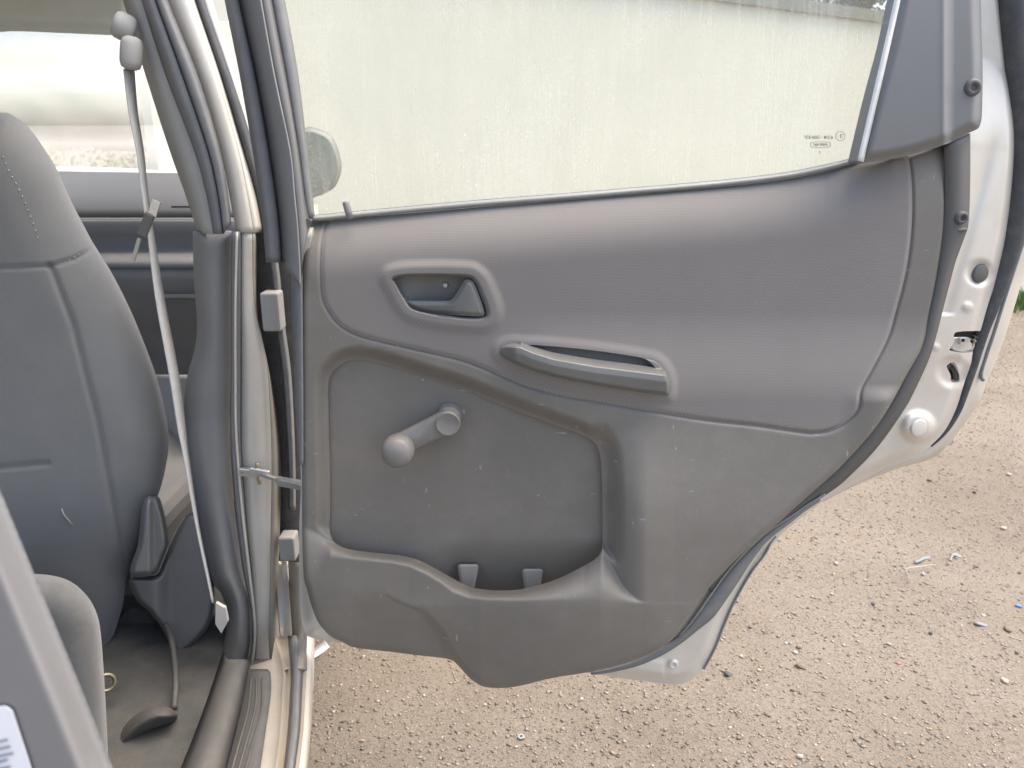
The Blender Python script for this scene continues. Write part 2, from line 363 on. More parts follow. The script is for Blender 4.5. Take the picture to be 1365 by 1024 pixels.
def grit_material():
    m = mat('loose_grit', (.4, .34, .27), .9); nt = m.node_tree; N = nt.nodes; L = nt.links
    g = N.new('ShaderNodeNewGeometry'); r = N.new('ShaderNodeValToRGB'); e = r.color_ramp.elements; r.color_ramp.interpolation = 'LINEAR'
    stops = [(0, (.075, .068, .06)), (.06, (.14, .118, .096)), (.35, (.232, .203, .166)), (.6, (.28, .246, .20)), (.8, (.30, .225, .15)), (.93, (.32, .29, .25)), (1, (.36, .34, .31))]
    while len(e) < len(stops): e.new(.5)
    for q, (p, c) in zip(e, stops): q.position = p; q.color = (*c, 1)
    L.new(g.outputs['Random Per Island'], r.inputs[0]); L.new(r.outputs[0], N['Principled BSDF'].inputs['Base Color']); return m
M['grit'] = grit_material()
n = 120000
gy = .75 + 5.2 * rng.random(n) ** 1.9; gx = -.62 + rng.random(n) * (1.3 + gy * .95)
size = .0008 + .0034 * rng.random(n) ** 4.5 + .0004 * gy
octa = np.array([(1, 0, 0), (-1, 0, 0), (0, 1, 0), (0, -1, 0), (0, 0, 1), (0, 0, -1)], float)
tri = np.array([(0, 2, 4), (2, 1, 4), (1, 3, 4), (3, 0, 4), (2, 0, 5), (1, 2, 5), (3, 1, 5), (0, 3, 5)])
ang = rng.random(n) * 6.283; sc = np.stack([size * (.8 + .8 * rng.random(n)), size * (.6 + .6 * rng.random(n)), size * (.35 + .4 * rng.random(n))], -1)
v = octa[None] * sc[:, None] + (rng.random((n, 6, 3)) - .5) * size[:, None, None] * .7
ca, sa = np.cos(ang)[:, None], np.sin(ang)[:, None]
v = np.stack([v[..., 0] * ca - v[..., 1] * sa + gx[:, None], v[..., 0] * sa + v[..., 1] * ca + gy[:, None], v[..., 2] + (gz(gx, gy) + size * .15)[:, None]], -1).reshape(-1, 3)
fidx = (tri[None] + (np.arange(n) * 6)[:, None, None]).reshape(-1, 3)
me = bpy.data.meshes.new('grit'); me.vertices.add(len(v)); me.vertices.foreach_set('co', v.ravel()); me.loops.add(fidx.size); me.loops.foreach_set('vertex_index', fidx.ravel())
me.polygons.add(len(fidx)); me.polygons.foreach_set('loop_start', np.arange(len(fidx)) * 3); me.polygons.foreach_set('loop_total', np.full(len(fidx), 3)); me.update(calc_edges=True)
me.materials.append(M['grit']); grit = bpy.data.objects.new('grit', me); COL.objects.link(grit)
tag(grit, 'fine loose grit and small stones over the yard', None, None, 'stuff')

# pale wall behind the door window, receding to the right
WH = 1.8
wa = at_z(935, 0, WH - .1); wb = at_z(1180, 32, WH - .1); wd = (wb - wa); wd[2] = 0; wd /= np.linalg.norm(wd); wnrm = np.array([-wd[1], wd[0], 0.]); wnrm = wnrm if wnrm[1] > 0 else -wnrm
P0 = wa - wd * 2.4; P1 = wa + wd * 9
wall = thing('yard_wall', 'long pale plastered wall with weathered coping seen through the dusty door window', 'wall', ((P0[0] + P1[0]) / 2, (P0[1] + P1[1]) / 2, 0))
def slab(p0, p1, t, z0, z1, out=0):
    a, b_ = p0 - wnrm * out, p1 - wnrm * out; c, d = p1 + wnrm * (t + out), p0 + wnrm * (t + out)
    q = [np.array([*p[:2], z]) for z in (z0, z1) for p in (a, b_, c, d)]
    return q, [[0, 1, 5, 4], [1, 2, 6, 5], [2, 3, 7, 6], [3, 0, 4, 7], [4, 5, 6, 7], [3, 2, 1, 0]]
mesh('wall_face', *slab(P0, P1, .22, -.1, WH - .10), M['plaster'], wall, False)
mesh('coping', *slab(P0, P1, .22, WH - .10, WH - .045, .03), M['coping'], wall, False)

# far hedge seen through the windscreen
hg = []
for k in range(9000):
    x = -16 + 22 * random.random(); y = 24 + random.random() * 1.5; z = random.random() * .98 * (.9 + .15 * math.sin(x * 1.3)); s = .05 + .06 * random.random()
    a = np.array([random.uniform(-1, 1) for _ in range(3)]); a /= np.linalg.norm(a); c = np.cross(a, [.3, .2, .9]); c /= np.linalg.norm(c)
    p = np.array([x, y, z]); hg.append(([p - a * s, p + c * s * .5, p + a * s, p - c * s * .5], [[0, 1, 2, 3]]))
tag(mesh('hedge', *merge(hg), M['hedge'], None, False), 'low far hedge at the yard edge beyond the windscreen', None, None, 'stuff')

# tree behind the wall, seen at the top of the window
tb = at_y(1135, 100, 8.6); tb[2] = 0
tree = thing('tree', 'dark leafy tree beyond the wall at the top of the door window', 'tree', tuple(tb))
tr_parts = [tube_geo([tb + np.array(q) for q in ((0, 0, -.1), (.04, .02, 1.2), (-.05, .05, 2.4), (.05, 0, 4.2))], [.16, .13, .10, .03], 9)]
for k in range(7):
    a = k * 2.4; z = 1.7 + .3 * k
    tr_parts.append(tube_geo([tb + np.array(q) for q in ((0, 0, z), (.55 * math.cos(a), .55 * math.sin(a), z + .3), (1.25 * math.cos(a), 1.25 * math.sin(a), z + .45))], [.05, .03, .01], 6))
mesh('trunk', *merge(tr_parts), M['bark'], tree)
lv = []
cl = [(random.uniform(-1.7, 1.7), random.uniform(-1.1, 1.1), random.uniform(1.4, 3.8), random.uniform(.25, .5)) for _ in range(80)]
for k in range(24000):
    cx, cy, cz, cr = random.choice(cl); d = np.array([random.gauss(0, 1) for _ in range(3)]); d *= cr * random.random() ** .5 / np.linalg.norm(d)
    p = tb + np.array([cx, cy, cz]) + d; s = .02 + .025 * random.random(); a = np.array([random.uniform(-1, 1) for _ in range(3)]); a /= np.linalg.norm(a); c = np.cross(a, [.2, .5, .8]); c /= np.linalg.norm(c)
    lv.append(([p - a * s, p + c * s * .4, p + a * s, p - c * s * .4], [[0, 1, 2, 3]]))
mesh('crown', *merge(lv), M['leaf'], tree, False)

# ------------------------------------------------------------------ the open rear door
door = thing('rear_door', 'open silver rear car door with grey trim panel, fabric insert and window crank', 'car door', (.17, YD, .32))
trim_poly = curve([(413, 293), (408, 308), (404.5, 335), (402.5, 390), (402, 470), (402.5, 640), (403, 720), (405, 770), (409, 785), (416, 810), (425, 831), (440, 848), (457, 856), (472, 863), (520, 869), (560, 874), (599, 879),
    (613, 890), (626, 904), (641, 914), (655, 917), (676, 917), (701, 912.6), (736, 904), (780, 897), (814, 890), (844, 880.6), (873, 868), (890, 858), (902, 845), (916.5, 824), (931, 802), (946, 783), (958.6, 769), (982, 745), (1010, 720), (1039, 695.7), (1068.5, 669), (1100, 641.5), (1124, 618.7), (1160, 579), (1182, 548), (1208.6, 500), (1231, 459),
    (1244, 410), (1253, 366), (1260, 322), (1262.5, 290), (1263, 241), (1262, 196), (1262, 192), (1250, 192), (1208, 206), (1143, 216), (1115, 223), (1052, 236), (990, 244), (927, 250), (834, 258), (740, 266), (640, 274), (560, 281), (460, 289), (425, 291.5)], 4)
sd_trim = sdf_poly(trim_poly)
fabric_poly = curve([(444.5, 293), (434, 305), (429.5, 324), (428, 350), (428.5, 370), (431, 398), (440, 417.5), (456, 435.5), (481, 448), (525, 459), (587, 473), (619, 481), (650, 493), (681, 507), (706, 516.5), (750, 527.7), (794, 535), (860, 547), (940, 560), (1010, 568), (1069, 576.5), (1087, 577.6), (1106, 574.7), (1122, 567), (1138, 554), (1145, 542), (1146.5, 526), (1150, 515), (1165, 488), (1184, 450), (1194, 416), (1203, 383), (1210.5, 347), (1215.5, 300), (1216, 252), (1213, 220), (1210.5, 209),
    (1208, 208), (1143, 218.5), (1115, 225.5), (1052, 238.5), (990, 246.5), (927, 252.5), (834, 260.5), (740, 268.5), (640, 276.5), (560, 283.5), (470, 290.5)], 4)
sd_fab = sdf_poly(fabric_poly)
recess_poly = curve([(440, 640), (440, 684), (439, 706), (442.5, 720.6), (451, 728.6), (466, 734), (495, 738), (524.5, 741), (543.6, 744), (558, 748.4), (573, 755.8), (586, 763), (604, 773), (626, 784), (648, 788), (670, 789), (692, 787.6), (718, 781.6), (747, 772), (780, 755), (793, 747), (802, 735), (803.5, 715), (803, 671), (802, 629), (799.5, 606), (791.6, 589), (772, 578), (728, 562), (684, 546), (619, 520), (556, 500), (509, 485.6), (484, 480), (465, 481), (450, 489), (440.6, 501), (437.5, 520), (438.5, 580)], 4)
sd_rec = sdf_poly(recess_poly)
bx = [380, 425, 440, 470, 495, 524, 546, 568, 590, 604, 626, 648, 692, 720, 747, 780, 803, 815, 830, 850, 870, 960, 1300]
byb = [690, 712, 722, 734, 738, 741, 744.5, 753, 765, 773, 784, 788, 787.6, 781, 772, 755, 736, 752, 773, 790, 797, 799, 800]
byl = [805, 768, 744, 746, 748, 751, 756, 766, 779, 791, 798, 800, 801, 801, 801, 801, 802, 802.5, 803, 804, 805, 806, 806]
ytx = [400, 460, 560, 640, 740, 834, 927, 990, 1052, 1115, 1143, 1208, 1262, 1300]
yty = [292, 289, 281, 274, 266, 258, 250, 244, 236, 223, 216, 206, 192, 180]
def h_base(x, y):
    h = -.010 * ((x - 800) / 450.) ** 2
    dt = np.clip((y - np.interp(x, ytx, yty)) / 85., 0, 1); h = h - np.interp(x, [1100, 1190], [.040, .012]) * (1 - dt) ** 2.2
    h = h + .020 * S((y - 415) / 120.) * S((x - 600) / 170.)                       # shelf that carries the pull handle
    h = h + .008 * S((y - 512) / 26.) * S((x - 1120) / 60.)
    return h
def h_trim(x, y):
    h = h_base(x, y)
    hfx = np.interp(x, [400, 545, 640, 800, 900, 1000, 1100, 1200], [.022, .024, .036, .036, .024, .018, .014, .008])
    xc = np.interp(y, [780, 800, 815, 842, 872, 896, 925], [505, 535, 570, 591, 604, 621, 652])
    low = .020 + .022 * S((x - xc) / 36. + .4); right = hfx * S((x - 660) / 60.)
    hl = np.where(x > 720, hfx, low); hf = hfx + (np.minimum(hl, hfx) * 1.0 - hfx) * S((y - 785) / 30.)
    yb = np.interp(x, bx, byb); yl = np.interp(x, bx, byl)
    t = np.clip((y - yb) / (yl - yb), 0, 1); lip = hf * (1 - (1 - t) ** 1.8)
    rgt = hfx * S((y - 530) / 190.) * S((x - 799) / 64.)                             # full panel right of the pocket
    k_ = .0008; mxx = .5 * (lip + rgt + np.sqrt((lip - rgt) ** 2 + k_ * k_)) - k_ / 2
    h = h + mxx - np.interp(x, [420, 560, 700, 800, 880], [.048, .046, .026, .022, .006]) * np.clip((y - 806) / 110., 0, 1.6) ** 1.4
    r = sd_rec(x, y)
    side = S((np.interp(x, bx, byb) - 2 - y) / 14.)                                # the bevel above the pocket lip
    wd_ = np.where(x > 780, 18 + 14 * S((x - 780) / 30.), 20.)
    h = h - np.interp(x, [440, 540], [.013, .018]) * side * (1 - S(np.clip(r, 0, None) / wd_))
    d = np.clip(-sd_trim(x, y), 0, None)
    h = h - .009 * (1 - np.sqrt(np.clip(1 - (1 - np.clip(d / 9., 0, 1)) ** 2, 0, 1)))
    h = h - .0035 * np.exp(-(sd_fab(x, y) / 2.2) ** 2)
    return h
BB = (398, 184, 1270, 924)
trim = relief('trim_panel', lambda x, y: np.maximum(np.maximum(sd_trim(x, y), -sd_rec(x, y)), -(sd_fab(x, y) + 5)), h_trim, BB, 2.0, M['trim'], door, thick=lambda x, y: np.where(np.abs(sd_rec(x, y)) < 1.5, .003, .05))
def h_rec(x, y):
    h = h_base(x, y) * .6 - .021
    return h - .035 * S((y - 715) / 90.) * S((x - 560) / 60.)
sd_rec_big = lambda x, y: sd_rec(x, y) - 9
relief('recess_panel', lambda x, y: np.maximum(sd_rec_big(x, y), y - np.interp(x, bx, byl) - 4), h_rec, (424, 466, 820, 812), 3.0, M['trim'], door, thick=.006)
# handle bowl and pull handle outlines
bez_out = curve([(518.5, 371.6), (526, 364), (559, 361), (619, 361.5), (634.5, 366), (645, 378), (657, 408.6), (657, 422), (648, 430), (632, 431), (592, 427), (559, 420.5), (543.5, 414), (533, 399), (524, 382)], 6)
bez_in = curve([(525, 377), (531, 369.5), (566, 368), (619, 369.5), (632, 375.6), (640, 393), (647.5, 414), (644, 422.5), (619, 423.5), (579, 420.5), (558, 416.5), (546, 411), (536.5, 397)], 6)
sd_bo, sd_bi = sdf_poly(bez_out), sdf_poly(bez_in)
arm_out = curve([(663, 468), (666, 461.5), (674, 457.5), (686, 455), (695, 456.5), (728, 458), (794, 464.5), (860, 474.5), (877, 480), (888, 492), (893, 507), (893.5, 522), (891, 527.5), (884, 527.7), (816, 518), (750, 505.7), (706, 493.6), (677, 481.5), (665, 474)], 6)
arm_in = curve([(694, 461.5), (706, 459.8), (772, 465), (849, 476), (866, 482.6), (877, 496), (872, 497.5), (838, 493), (794, 487.5), (739, 478), (710, 469)], 6)
sd_ao, sd_ai = sdf_poly(arm_out), sdf_poly(arm_in)
def h_fab(x, y):
    h = h_base(x, y) + .0012
    d = np.clip(-sd_fab(x, y), 0, None); h = h - .0028 * (1 - S(d / 5.))
    b_ = np.clip(sd_bo(x, y), 0, None); h = h + .0045 * (1 - S((b_ - 3) / 14.))
    a_ = np.clip(sd_ao(x, y), 0, None); h = h + .0035 * (1 - S(a_ / 12.))
    return h
relief('fabric_insert', lambda x, y: np.maximum(np.maximum(sd_fab(x, y), -(sd_bo(x, y) + 3)), -(sd_ao(x, y) + 3)), h_fab, (422, 200, 1222, 584), 2.0, M['fabric'], door, thick=.008)
# inner door handle: bezel ring, bowl, lever, screw
def h_bez(x, y):
    a = -sd_bo(x, y); c = sd_bi(x, y)
    u = np.clip(a / (a + np.maximum(c, 0) + 1e-6), 0, 1)
    return h_base(x, y) + .0035 + .004 * np.sin(np.pi * np.clip(u, 0, 1)) - .004 * u
bez = relief('handle_bezel', lambda x, y: np.maximum(sd_bo(x, y), -sd_bi(x, y)), h_bez, (512, 355, 664, 437), 1.2, M['handle'], door, thick=.022)
def h_bowl(x, y):
    d = np.clip(-sd_bi(x, y), 0, None); return h_base(x, y) - .016 - .010 * S((x - 535) / 45.) + .012 * (1 - S(d / 9.)) * (y > 395)
relief('handle_bowl', lambda x, y: sd_bi(x, y) - 4, h_bowl, (516, 360, 656, 432), 1.5, M['handle'], door, thick=.004)
lev = curve([(541, 401), (545, 401), (570, 401.3), (596, 401.5), (602, 399.5), (606, 395.5), (612, 386), (618.5, 375.5), (622, 373), (627, 374), (632, 378), (640, 398), (645.5, 415), (645, 420), (640, 422), (610, 420.5), (579, 418.5), (558, 415), (547, 409)], 4)
sd_lev = sdf_poly(lev)
def h_lev(x, y):
    d = np.clip(-sd_lev(x, y), 0, None); h = h_base(x, y) - .006 + .007 * S((x - 590) / 40.)
    return h + .004 * S(d / 6.) - .006 * np.clip((y - 401) / 22., 0, 1) * (1 - S((x - 590) / 20.))
relief('lever', sd_lev, h_lev, (536, 368, 652, 428), 1.2, M['handle'], door, thick=.006)
def bolt(name, px, py, h, r, m, parent, depth=.004, Y=None):
    c = at_y(px, py, (YD if Y is None else Y) - h)
    return lathe(name, c, (0, -1, 0), [(0, r), (depth * .6, r), (depth, r * .75), (depth, r * .45), (depth * .6, r * .4), (depth * .6, 0)], m, parent, 20)
hb = lambda px, py: float(h_base(np.array([px]), np.array([py]))[0])
bolt('screw', 594, 380, hb(594, 380) - .026, .0035, M['chrome'], door)
# pull handle
def h_arm(x, y):
    h = h_base(x, y); d = np.clip(-sd_ao(x, y), 0, None); o = np.clip(sd_ai(x, y), 0, None)
    yl_ = np.interp(x, [660, 694, 710, 739, 794, 838, 877, 895], [462, 462, 469, 478, 487.5, 493, 498, 500])
    bar = S((y - yl_ + 7) / 9.)
    top_in = np.interp(y - yl_, [0, 10, 40], [1, 1, .55])
    rise = .006 + .026 * bar * top_in * S((x - 660) / 30.)
    return h + rise * (1 - .9 * (1 - S(d / 5.)))
relief('pull_handle', lambda x, y: np.maximum(sd_ao(x, y), -sd_ai(x, y)), h_arm, (658, 450, 898, 532), 1.2, M['handle'], door, thick=.03)
relief('pull_handle_cup', lambda x, y: sd_ai(x, y) - 5, lambda x, y: h_base(x, y) - .010, (686, 452, 884, 504), 2.0, M['trim'], door, thick=.004)
# window crank
yc = YD - (hb(599, 553) * .6 - .021)
cb = at_y(600, 552, yc)
tip = cb + np.array([0, -.040, 0])
knobc = at_y(533, 594.5, yc - .030)
crank = lathe('window_crank', cb, (0, -1, 0), [(0, .0165), (.006, .0165), (.008, .0145), (.012, .0145), (.013, .0155), (.019, .0155), (.020, .0145), (.026, .0150), (.034, .0158), (.0375, .0158), (.0388, .0150), (.0390, .0140), (.0384, .0132), (.0386, 0)], M['crank'], door, 32)
ax = knobc - (cb + np.array([0, -.030, 0])); ax[1] = 0; Ln = np.linalg.norm(ax); ax /= Ln; nn = np.array([-ax[2], 0, ax[0]])
av = []; af = []; rows = 14
for k in range(rows + 1):
    t = k / rows; c = cb + np.array([0, -.030 + .004 * math.sin(math.pi * t), 0]) + ax * Ln * t; wv_ = .0145 + .0015 * abs(2 * t - 1) ** 2
    for (a, d) in ((-1, .006), (-1, -.003), (-.72, -.0065), (0, -.0075), (.72, -.0065), (1, -.003), (1, .006), (0, .0065)): av.append(c + nn * wv_ * a + np.array([0, d, 0]))
for k in range(rows):
    for q in range(8): af.append([k * 8 + q, k * 8 + (q + 1) % 8, (k + 1) * 8 + (q + 1) % 8, (k + 1) * 8 + q])
mesh('crank_arm', av, af, M['crank'], crank)
lathe('crank_knob', knobc + np.array([0, .004, 0]), (0, -1, 0), [(0, .009), (.004, .014), (.012, .0200), (.022, .0206), (.029, .0196), (.033, .0176), (.0355, .0125), (.0360, .0115), (.0366, .0105), (.0375, .0055), (.0378, 0)], M['crank'], crank, 36)
# pocket clips
for px, py in ((624, 757), (710, 763)):
    q = [at_y(px + dx, py + dy, YD + .022 + e) for e in (0, .012) for dx, dy in ((-15, -5), (15, -5), (8, 30), (-10, 30))]
    bevel(mesh('pocket_clip', q, [[0, 1, 2, 3][::-1], [4, 5, 6, 7], [0, 4, 5, 1][::-1], [1, 5, 6, 2][::-1], [2, 6, 7, 3][::-1], [3, 7, 4, 0][::-1]], M['tab'], door, False), .005, 4)

# painted shell around the panel
jamb_edge = [(1357, 146), (1359, 186), (1357, 223), (1351, 274), (1346.7, 300), (1341, 329), (1329, 370), (1316, 410), (1307, 441), (1298, 465), (1294, 486), (1285, 511.5), (1276, 541), (1264.6, 566), (1253, 582), (1236, 598), (1219, 610), (1189, 621.6), (1160, 635), (1129.5, 650), (1100, 666)]
low_edge = [(1068, 690), (1046, 708), (1029, 727), (1008, 750), (985, 790), (969, 821), (957.5, 852), (946, 878), (931, 899), (916.5, 909), (902, 913), (887, 912), (858, 908.5), (814, 902), (785, 897), (740, 893)]
shell_poly = curve([(1316, -60), (1336, -30), (1342, 0), (1349.6, 66)] + jamb_edge + low_edge + [(660, 880), (560, 868), (470, 858), (440, 855), (425, 851), (411, 848.5), (405.5, 838), (401, 815), (399, 760), (399, 700), (401, 640), (397, 560), (392.5, 470), (390, 380), (390, 320), (400, 300), (440, 296), (460, 296), (1150, 240), (1235, 190), (1240, 100), (1246, -60)], 4)
sd_sh = sdf_poly(shell_poly)
hole_latch = sdf_poly(curve([(1274, 443), (1308, 441), (1309, 438), (1296, 464), (1297, 467), (1290, 471), (1268, 469), (1266, 466), (1272, 455)], 3))
hole_strk = sdf_poly(curve([(1262, 489), (1264, 486), (1270, 482.5), (1274, 486), (1278, 496), (1279, 508), (1276, 510), (1268.5, 509.5), (1267, 500)], 4))
def h_shell(x, y):
    d = np.clip(sd_trim(x, y), 0, None); right = S((x - 1000) / 150.)
    h = -.018 - .030 * np.clip(d / 95., 0, 1.3) * right - .012 * S((880 - y) / 40.) * (1 - right) * 0
    e = np.clip(-sd_sh(x, y), 0, None); h = h - .014 * (1 - S(e / 16.))
    h = h - .006 * S((y - 150) / 100.) * np.exp(-((x - 1305 + .28 * (y - 250)) / 10.) ** 2) * (y < 420)
    for cx, cy, r0, r1, a in ((1224, 569, 13, 27, .012), (1306, 364, 12, 22, -.006), (1271, 496, 14, 26, -.006), (1290, 409, 4, 8, .003), (1248, 463, 3, 6, .002)):
        q = np.hypot(x - cx, (y - cy) * 1.08); h = h + a * (1 - S((q - r0) / (r1 - r0)))
    h = h + .003 * S((16 - np.abs(y - 893 - (x - 900) * .06)) / 10.) * (x > 820) * (x < 885)
    return h
shell = relief('door_shell', lambda x, y: np.maximum(np.maximum(np.maximum(sd_sh(x, y), -hole_latch(x, y)), -hole_strk(x, y)), np.maximum(-(sd_trim(x, y) + 8), np.where(x < 1266, np.interp(x, ytx, yty) + 62 * S((x - 1225) / 20.) + 12 - y, -1e3))), h_shell, (386, -60, 1364, 918), 2.5, M['silver'], door, thick=.012)
def hs(px, py): return float(h_shell(np.array([float(px)]), np.array([float(py)]))[0])
def cavity(name, sd, bbox, dep):
    return relief(name, lambda x, y: sd(x, y) - 3, lambda x, y: h_shell(x, y) * 0 + hs((bbox[0] + bbox[2]) / 2, (bbox[1] + bbox[3]) / 2) - dep, bbox, 2.0, M['hole_shade'], door, thick=.004)
cavity('latch_cavity', hole_latch, (1258, 432, 1316, 478), .03); cavity('striker_cavity', hole_strk, (1254, 476, 1286, 516), .03)
lp = relief('latch_plate', sdf_poly(curve([(1273, 452), (1283, 451), (1291, 452), (1296, 462), (1294, 466), (1285, 468), (1272, 467), (1270, 462)], 4)), lambda x, y: h_shell(x, y) * 0 + hs(1284, 456) - .006, (1264, 446, 1302, 474), 1.5, M['silver'], door, thick=.006)
mesh('latch_claw', *merge([box_geo(at_y(1285, 452.5, YD - hs(1285, 452) + .003), (.006, .004, .0022)), box_geo(at_y(1281, 455, YD - hs(1285, 452) + .003), (.002, .004, .004))]), M['chrome'], lp, False)
tube('striker_hook', [at_y(px, py, YD - hs(1271, 496) + .012) for px, py in ((1266, 489), (1271, 490), (1274, 497), (1275, 506))], .0035, M['rubber'], door)
bolt('shell_bolt', 897, 883.5, hs(897, 883) - .001, .0075, M['silver'], door, .006)
def plug(name, px, py, h, r, m, dp=.004):
    c = at_y(px, py, YD - h); return lathe(name, c, (.25, -1, .05), [(-.004, r), (dp * .5, r), (dp * .85, r * .93), (dp, r * .8), (dp * 1.05, 0)], m, door, 28)
plug('rubber_plug', 1305.5, 364.5, hs(1305, 364), .0115, M['trim_dark'])
plug('bump_stop', 1224, 570, hs(1224, 570) + .001, .0120, M['silver'], .003)
# folded outer skin flange beyond the jamb, rubber seal between them
outer = [(1400, 250), (1385, 310), (1365, 362), (1352.5, 403), (1339, 446.5), (1326, 482), (1313, 511.5), (1305.6, 532), (1282, 567), (1256, 600), (1233.5, 613), (1211.5, 618.7), (1182, 628.5), (1128, 651.5), (1098, 668)]
jl = curve([(1345, 0), (1352, 66)] + jamb_edge, 4, False); ol = curve([(1420, -40), (1420, 100)] + outer, 4, False)
def band(name, a, b_, m, ha, hb_, n=90, thick=.003):
    return loft(name, [[p for p in at_y(a[:, 0], a[:, 1], YD - ha)], [p for p in at_y((a[:, 0] * .55 + b_[:, 0] * .45), (a[:, 1] * .55 + b_[:, 1] * .45), YD - (ha * .5 + hb_ * .5 + .004))], [p for p in at_y(b_[:, 0], b_[:, 1], YD - hb_)]], n, m, door, thick, smoothcurve=False)
def resample(c, n):
    d = np.r_[0, np.cumsum(np.hypot(*np.diff(c, axis=0).T))]; t = np.linspace(0, d[-1], n); return np.stack([np.interp(t, d, c[:, 0]), np.interp(t, d, c[:, 1])], -1)
ja, ob = resample(jl, 120), resample(ol, 120)
band('skin_flange', ja + np.array([-3., 0]), ob, M['silver'], -.060, -.080, 120)
sealm = [(1347, -40), (1352, 40), (1360, 120), (1364, 186), (1362, 240), (1354, 295), (1346, 330), (1334, 372), (1321, 412), (1310, 443), (1302, 470), (1296, 492), (1287, 520), (1278, 546), (1266, 568), (1254, 583), (1241, 595)]
sm = curve(sealm, 4, False)
tube('edge_seal', at_y(sm[:, 0], sm[:, 1], YD + .060), np.interp(np.arange(len(sm)), [0, 18, 34, len(sm) - 1], [.017, .015, .008, .0015]), M['rubber'], door, 10)
fl = curve([(1375, 290), (1358, 340), (1340, 395), (1326, 440), (1316, 470), (1309, 492), (1308, 503), (1311, 507)], 5, False)
tube('flange_fold', at_y(fl[:, 0], fl[:, 1], YD + .066), .0024, M['rubber_grey'], door, 8)
# return flange of the trim, its turned-away shade set as darker plastic; weatherstrip below
fa = curve([(1258, 196), (1259, 241), (1258, 300), (1250, 360), (1240, 410), (1227, 459), (1205, 500), (1178, 548), (1156, 579), (1120, 618.7), (1096, 641), (1064, 669), (1035, 696), (1006, 720), (978, 745), (955, 769), (942, 783)], 5, False)
fb = curve([(1292, 178), (1292, 238), (1290, 297), (1286, 312), (1273, 347), (1266, 373), (1256, 411), (1247, 446.5), (1238, 476), (1223.6, 508.6), (1204.6, 545), (1167.6, 597), (1129.5, 636), (1113, 650), (1076, 675), (1054, 690), (1020, 714), (988, 744), (966, 768), (949, 792)], 5, False)
band('trim_flange', resample(fa, 110), resample(fb, 110), M['trim_dark'], -.012, -.016, 110, .003)
wi = curve([(1096, 660), (1074, 674), (1052, 690), (1020, 713), (990, 741), (967, 767), (949, 791), (934, 813), (917, 836), (902, 851), (880, 864), (850, 879), (815, 891), (788, 897)], 5, False)
wo = curve([(1092, 667), (1072, 680), (1052, 696), (1023, 719), (1002, 745), (983, 775), (966, 800), (950, 822), (930, 838), (906, 857), (880, 873), (850, 886), (815, 894.5), (788, 898)], 5, False)
band('weatherstrip', resample(wi, 90), resample(wo, 90), M['rubber_grey'], -.012, -.016, 90, .004)
lipc = curve([(1100, 659), (1076, 673), (1054, 688.5), (1020, 711.5), (990, 739.5), (967, 765.5), (950, 789), (935, 811), (918, 834), (905, 848)], 5, False)
tube('seal_lip', at_y(lipc[:, 0], lipc[:, 1], YD + .009), np.interp(np.arange(len(lipc)), [0, 10, 35, len(lipc) - 1], [.0008, .0012, .0017, .0005]), M['lip'], door, 6)
fo = curve([(1034, 715), (1028, 722), (1020, 738), (1002, 762), (980, 800), (964, 836), (955, 860), (945, 880), (938, 892)], 5, False)
tube('flange_fold', at_y(fo[:, 0], fo[:, 1], YD + .030), .0016, M['rubber_grey'], door, 6)

# glass, seals, frame
gp = curve([(370, -70), (370, -70), (418, 294), (418, 294), (560, 283), (740, 268), (927, 253), (1052, 239), (1150, 219), (1150, 219), (1214, -70), (1214, -70)], 3)
sd_gl = sdf_poly(gp)
pane = relief('window_glass', sd_gl, lambda x, y: np.full(np.shape(x), -.050) - .02 * ((400 - y) / 400.) ** 2, (366, -74, 1218, 298), 6.0, M['glass'], door, thick=.003)
YG = YD + .050 + .02 * (210 / 400.) ** 2 - .0012
FONT = {'T': [((0, 1), (1, 1)), ((.5, 1), (.5, 0))], 'E': [((0, 0), (0, 1)), ((0, 1), (1, 1)), ((0, .5), (.8, .5)), ((0, 0), (1, 0))], 'C': [((1, 1), (0, 1)), ((0, 1), (0, 0)), ((0, 0), (1, 0))], 'A': [((0, 0), (.5, 1)), ((.5, 1), (1, 0)), ((.2, .4), (.8, .4))],
        'D': [((0, 0), (0, 1)), ((0, 1), (.7, .9)), ((.7, .9), (1, .5)), ((1, .5), (.7, .1)), ((.7, .1), (0, 0))], 'O': [((0, 0), (0, 1)), ((0, 1), (1, 1)), ((1, 1), (1, 0)), ((1, 0), (0, 0))], '-': [((.1, .45), (.9, .45))], 'M': [((0, 0), (0, 1)), ((0, 1), (.5, .4)), ((.5, .4), (1, 1)), ((1, 1), (1, 0))],
        'I': [((.5, 0), (.5, 1))], '3': [((0, 1), (1, 1)), ((1, 1), (1, 0)), ((1, 0), (0, 0)), ((.2, .5), (1, .5))], 'R': [((0, 0), (0, 1)), ((0, 1), (1, 1)), ((1, 1), (1, .5)), ((1, .5), (0, .5)), ((.4, .5), (1, 0))], 'S': [((1, 1), (0, 1)), ((0, 1), (0, .5)), ((0, .5), (1, .5)), ((1, .5), (1, 0)), ((1, 0), (0, 0))],
        'U': [((0, 1), (0, 0)), ((0, 0), (1, 0)), ((1, 0), (1, 1))], 'G': [((1, 1), (0, 1)), ((0, 1), (0, 0)), ((0, 0), (1, 0)), ((1, 0), (1, .5)), ((1, .5), (.5, .5))], 'V': [((0, 1), (.5, 0)), ((.5, 0), (1, 1))], 'N': [((0, 0), (0, 1)), ((0, 1), (1, 0)), ((1, 0), (1, 1))]}
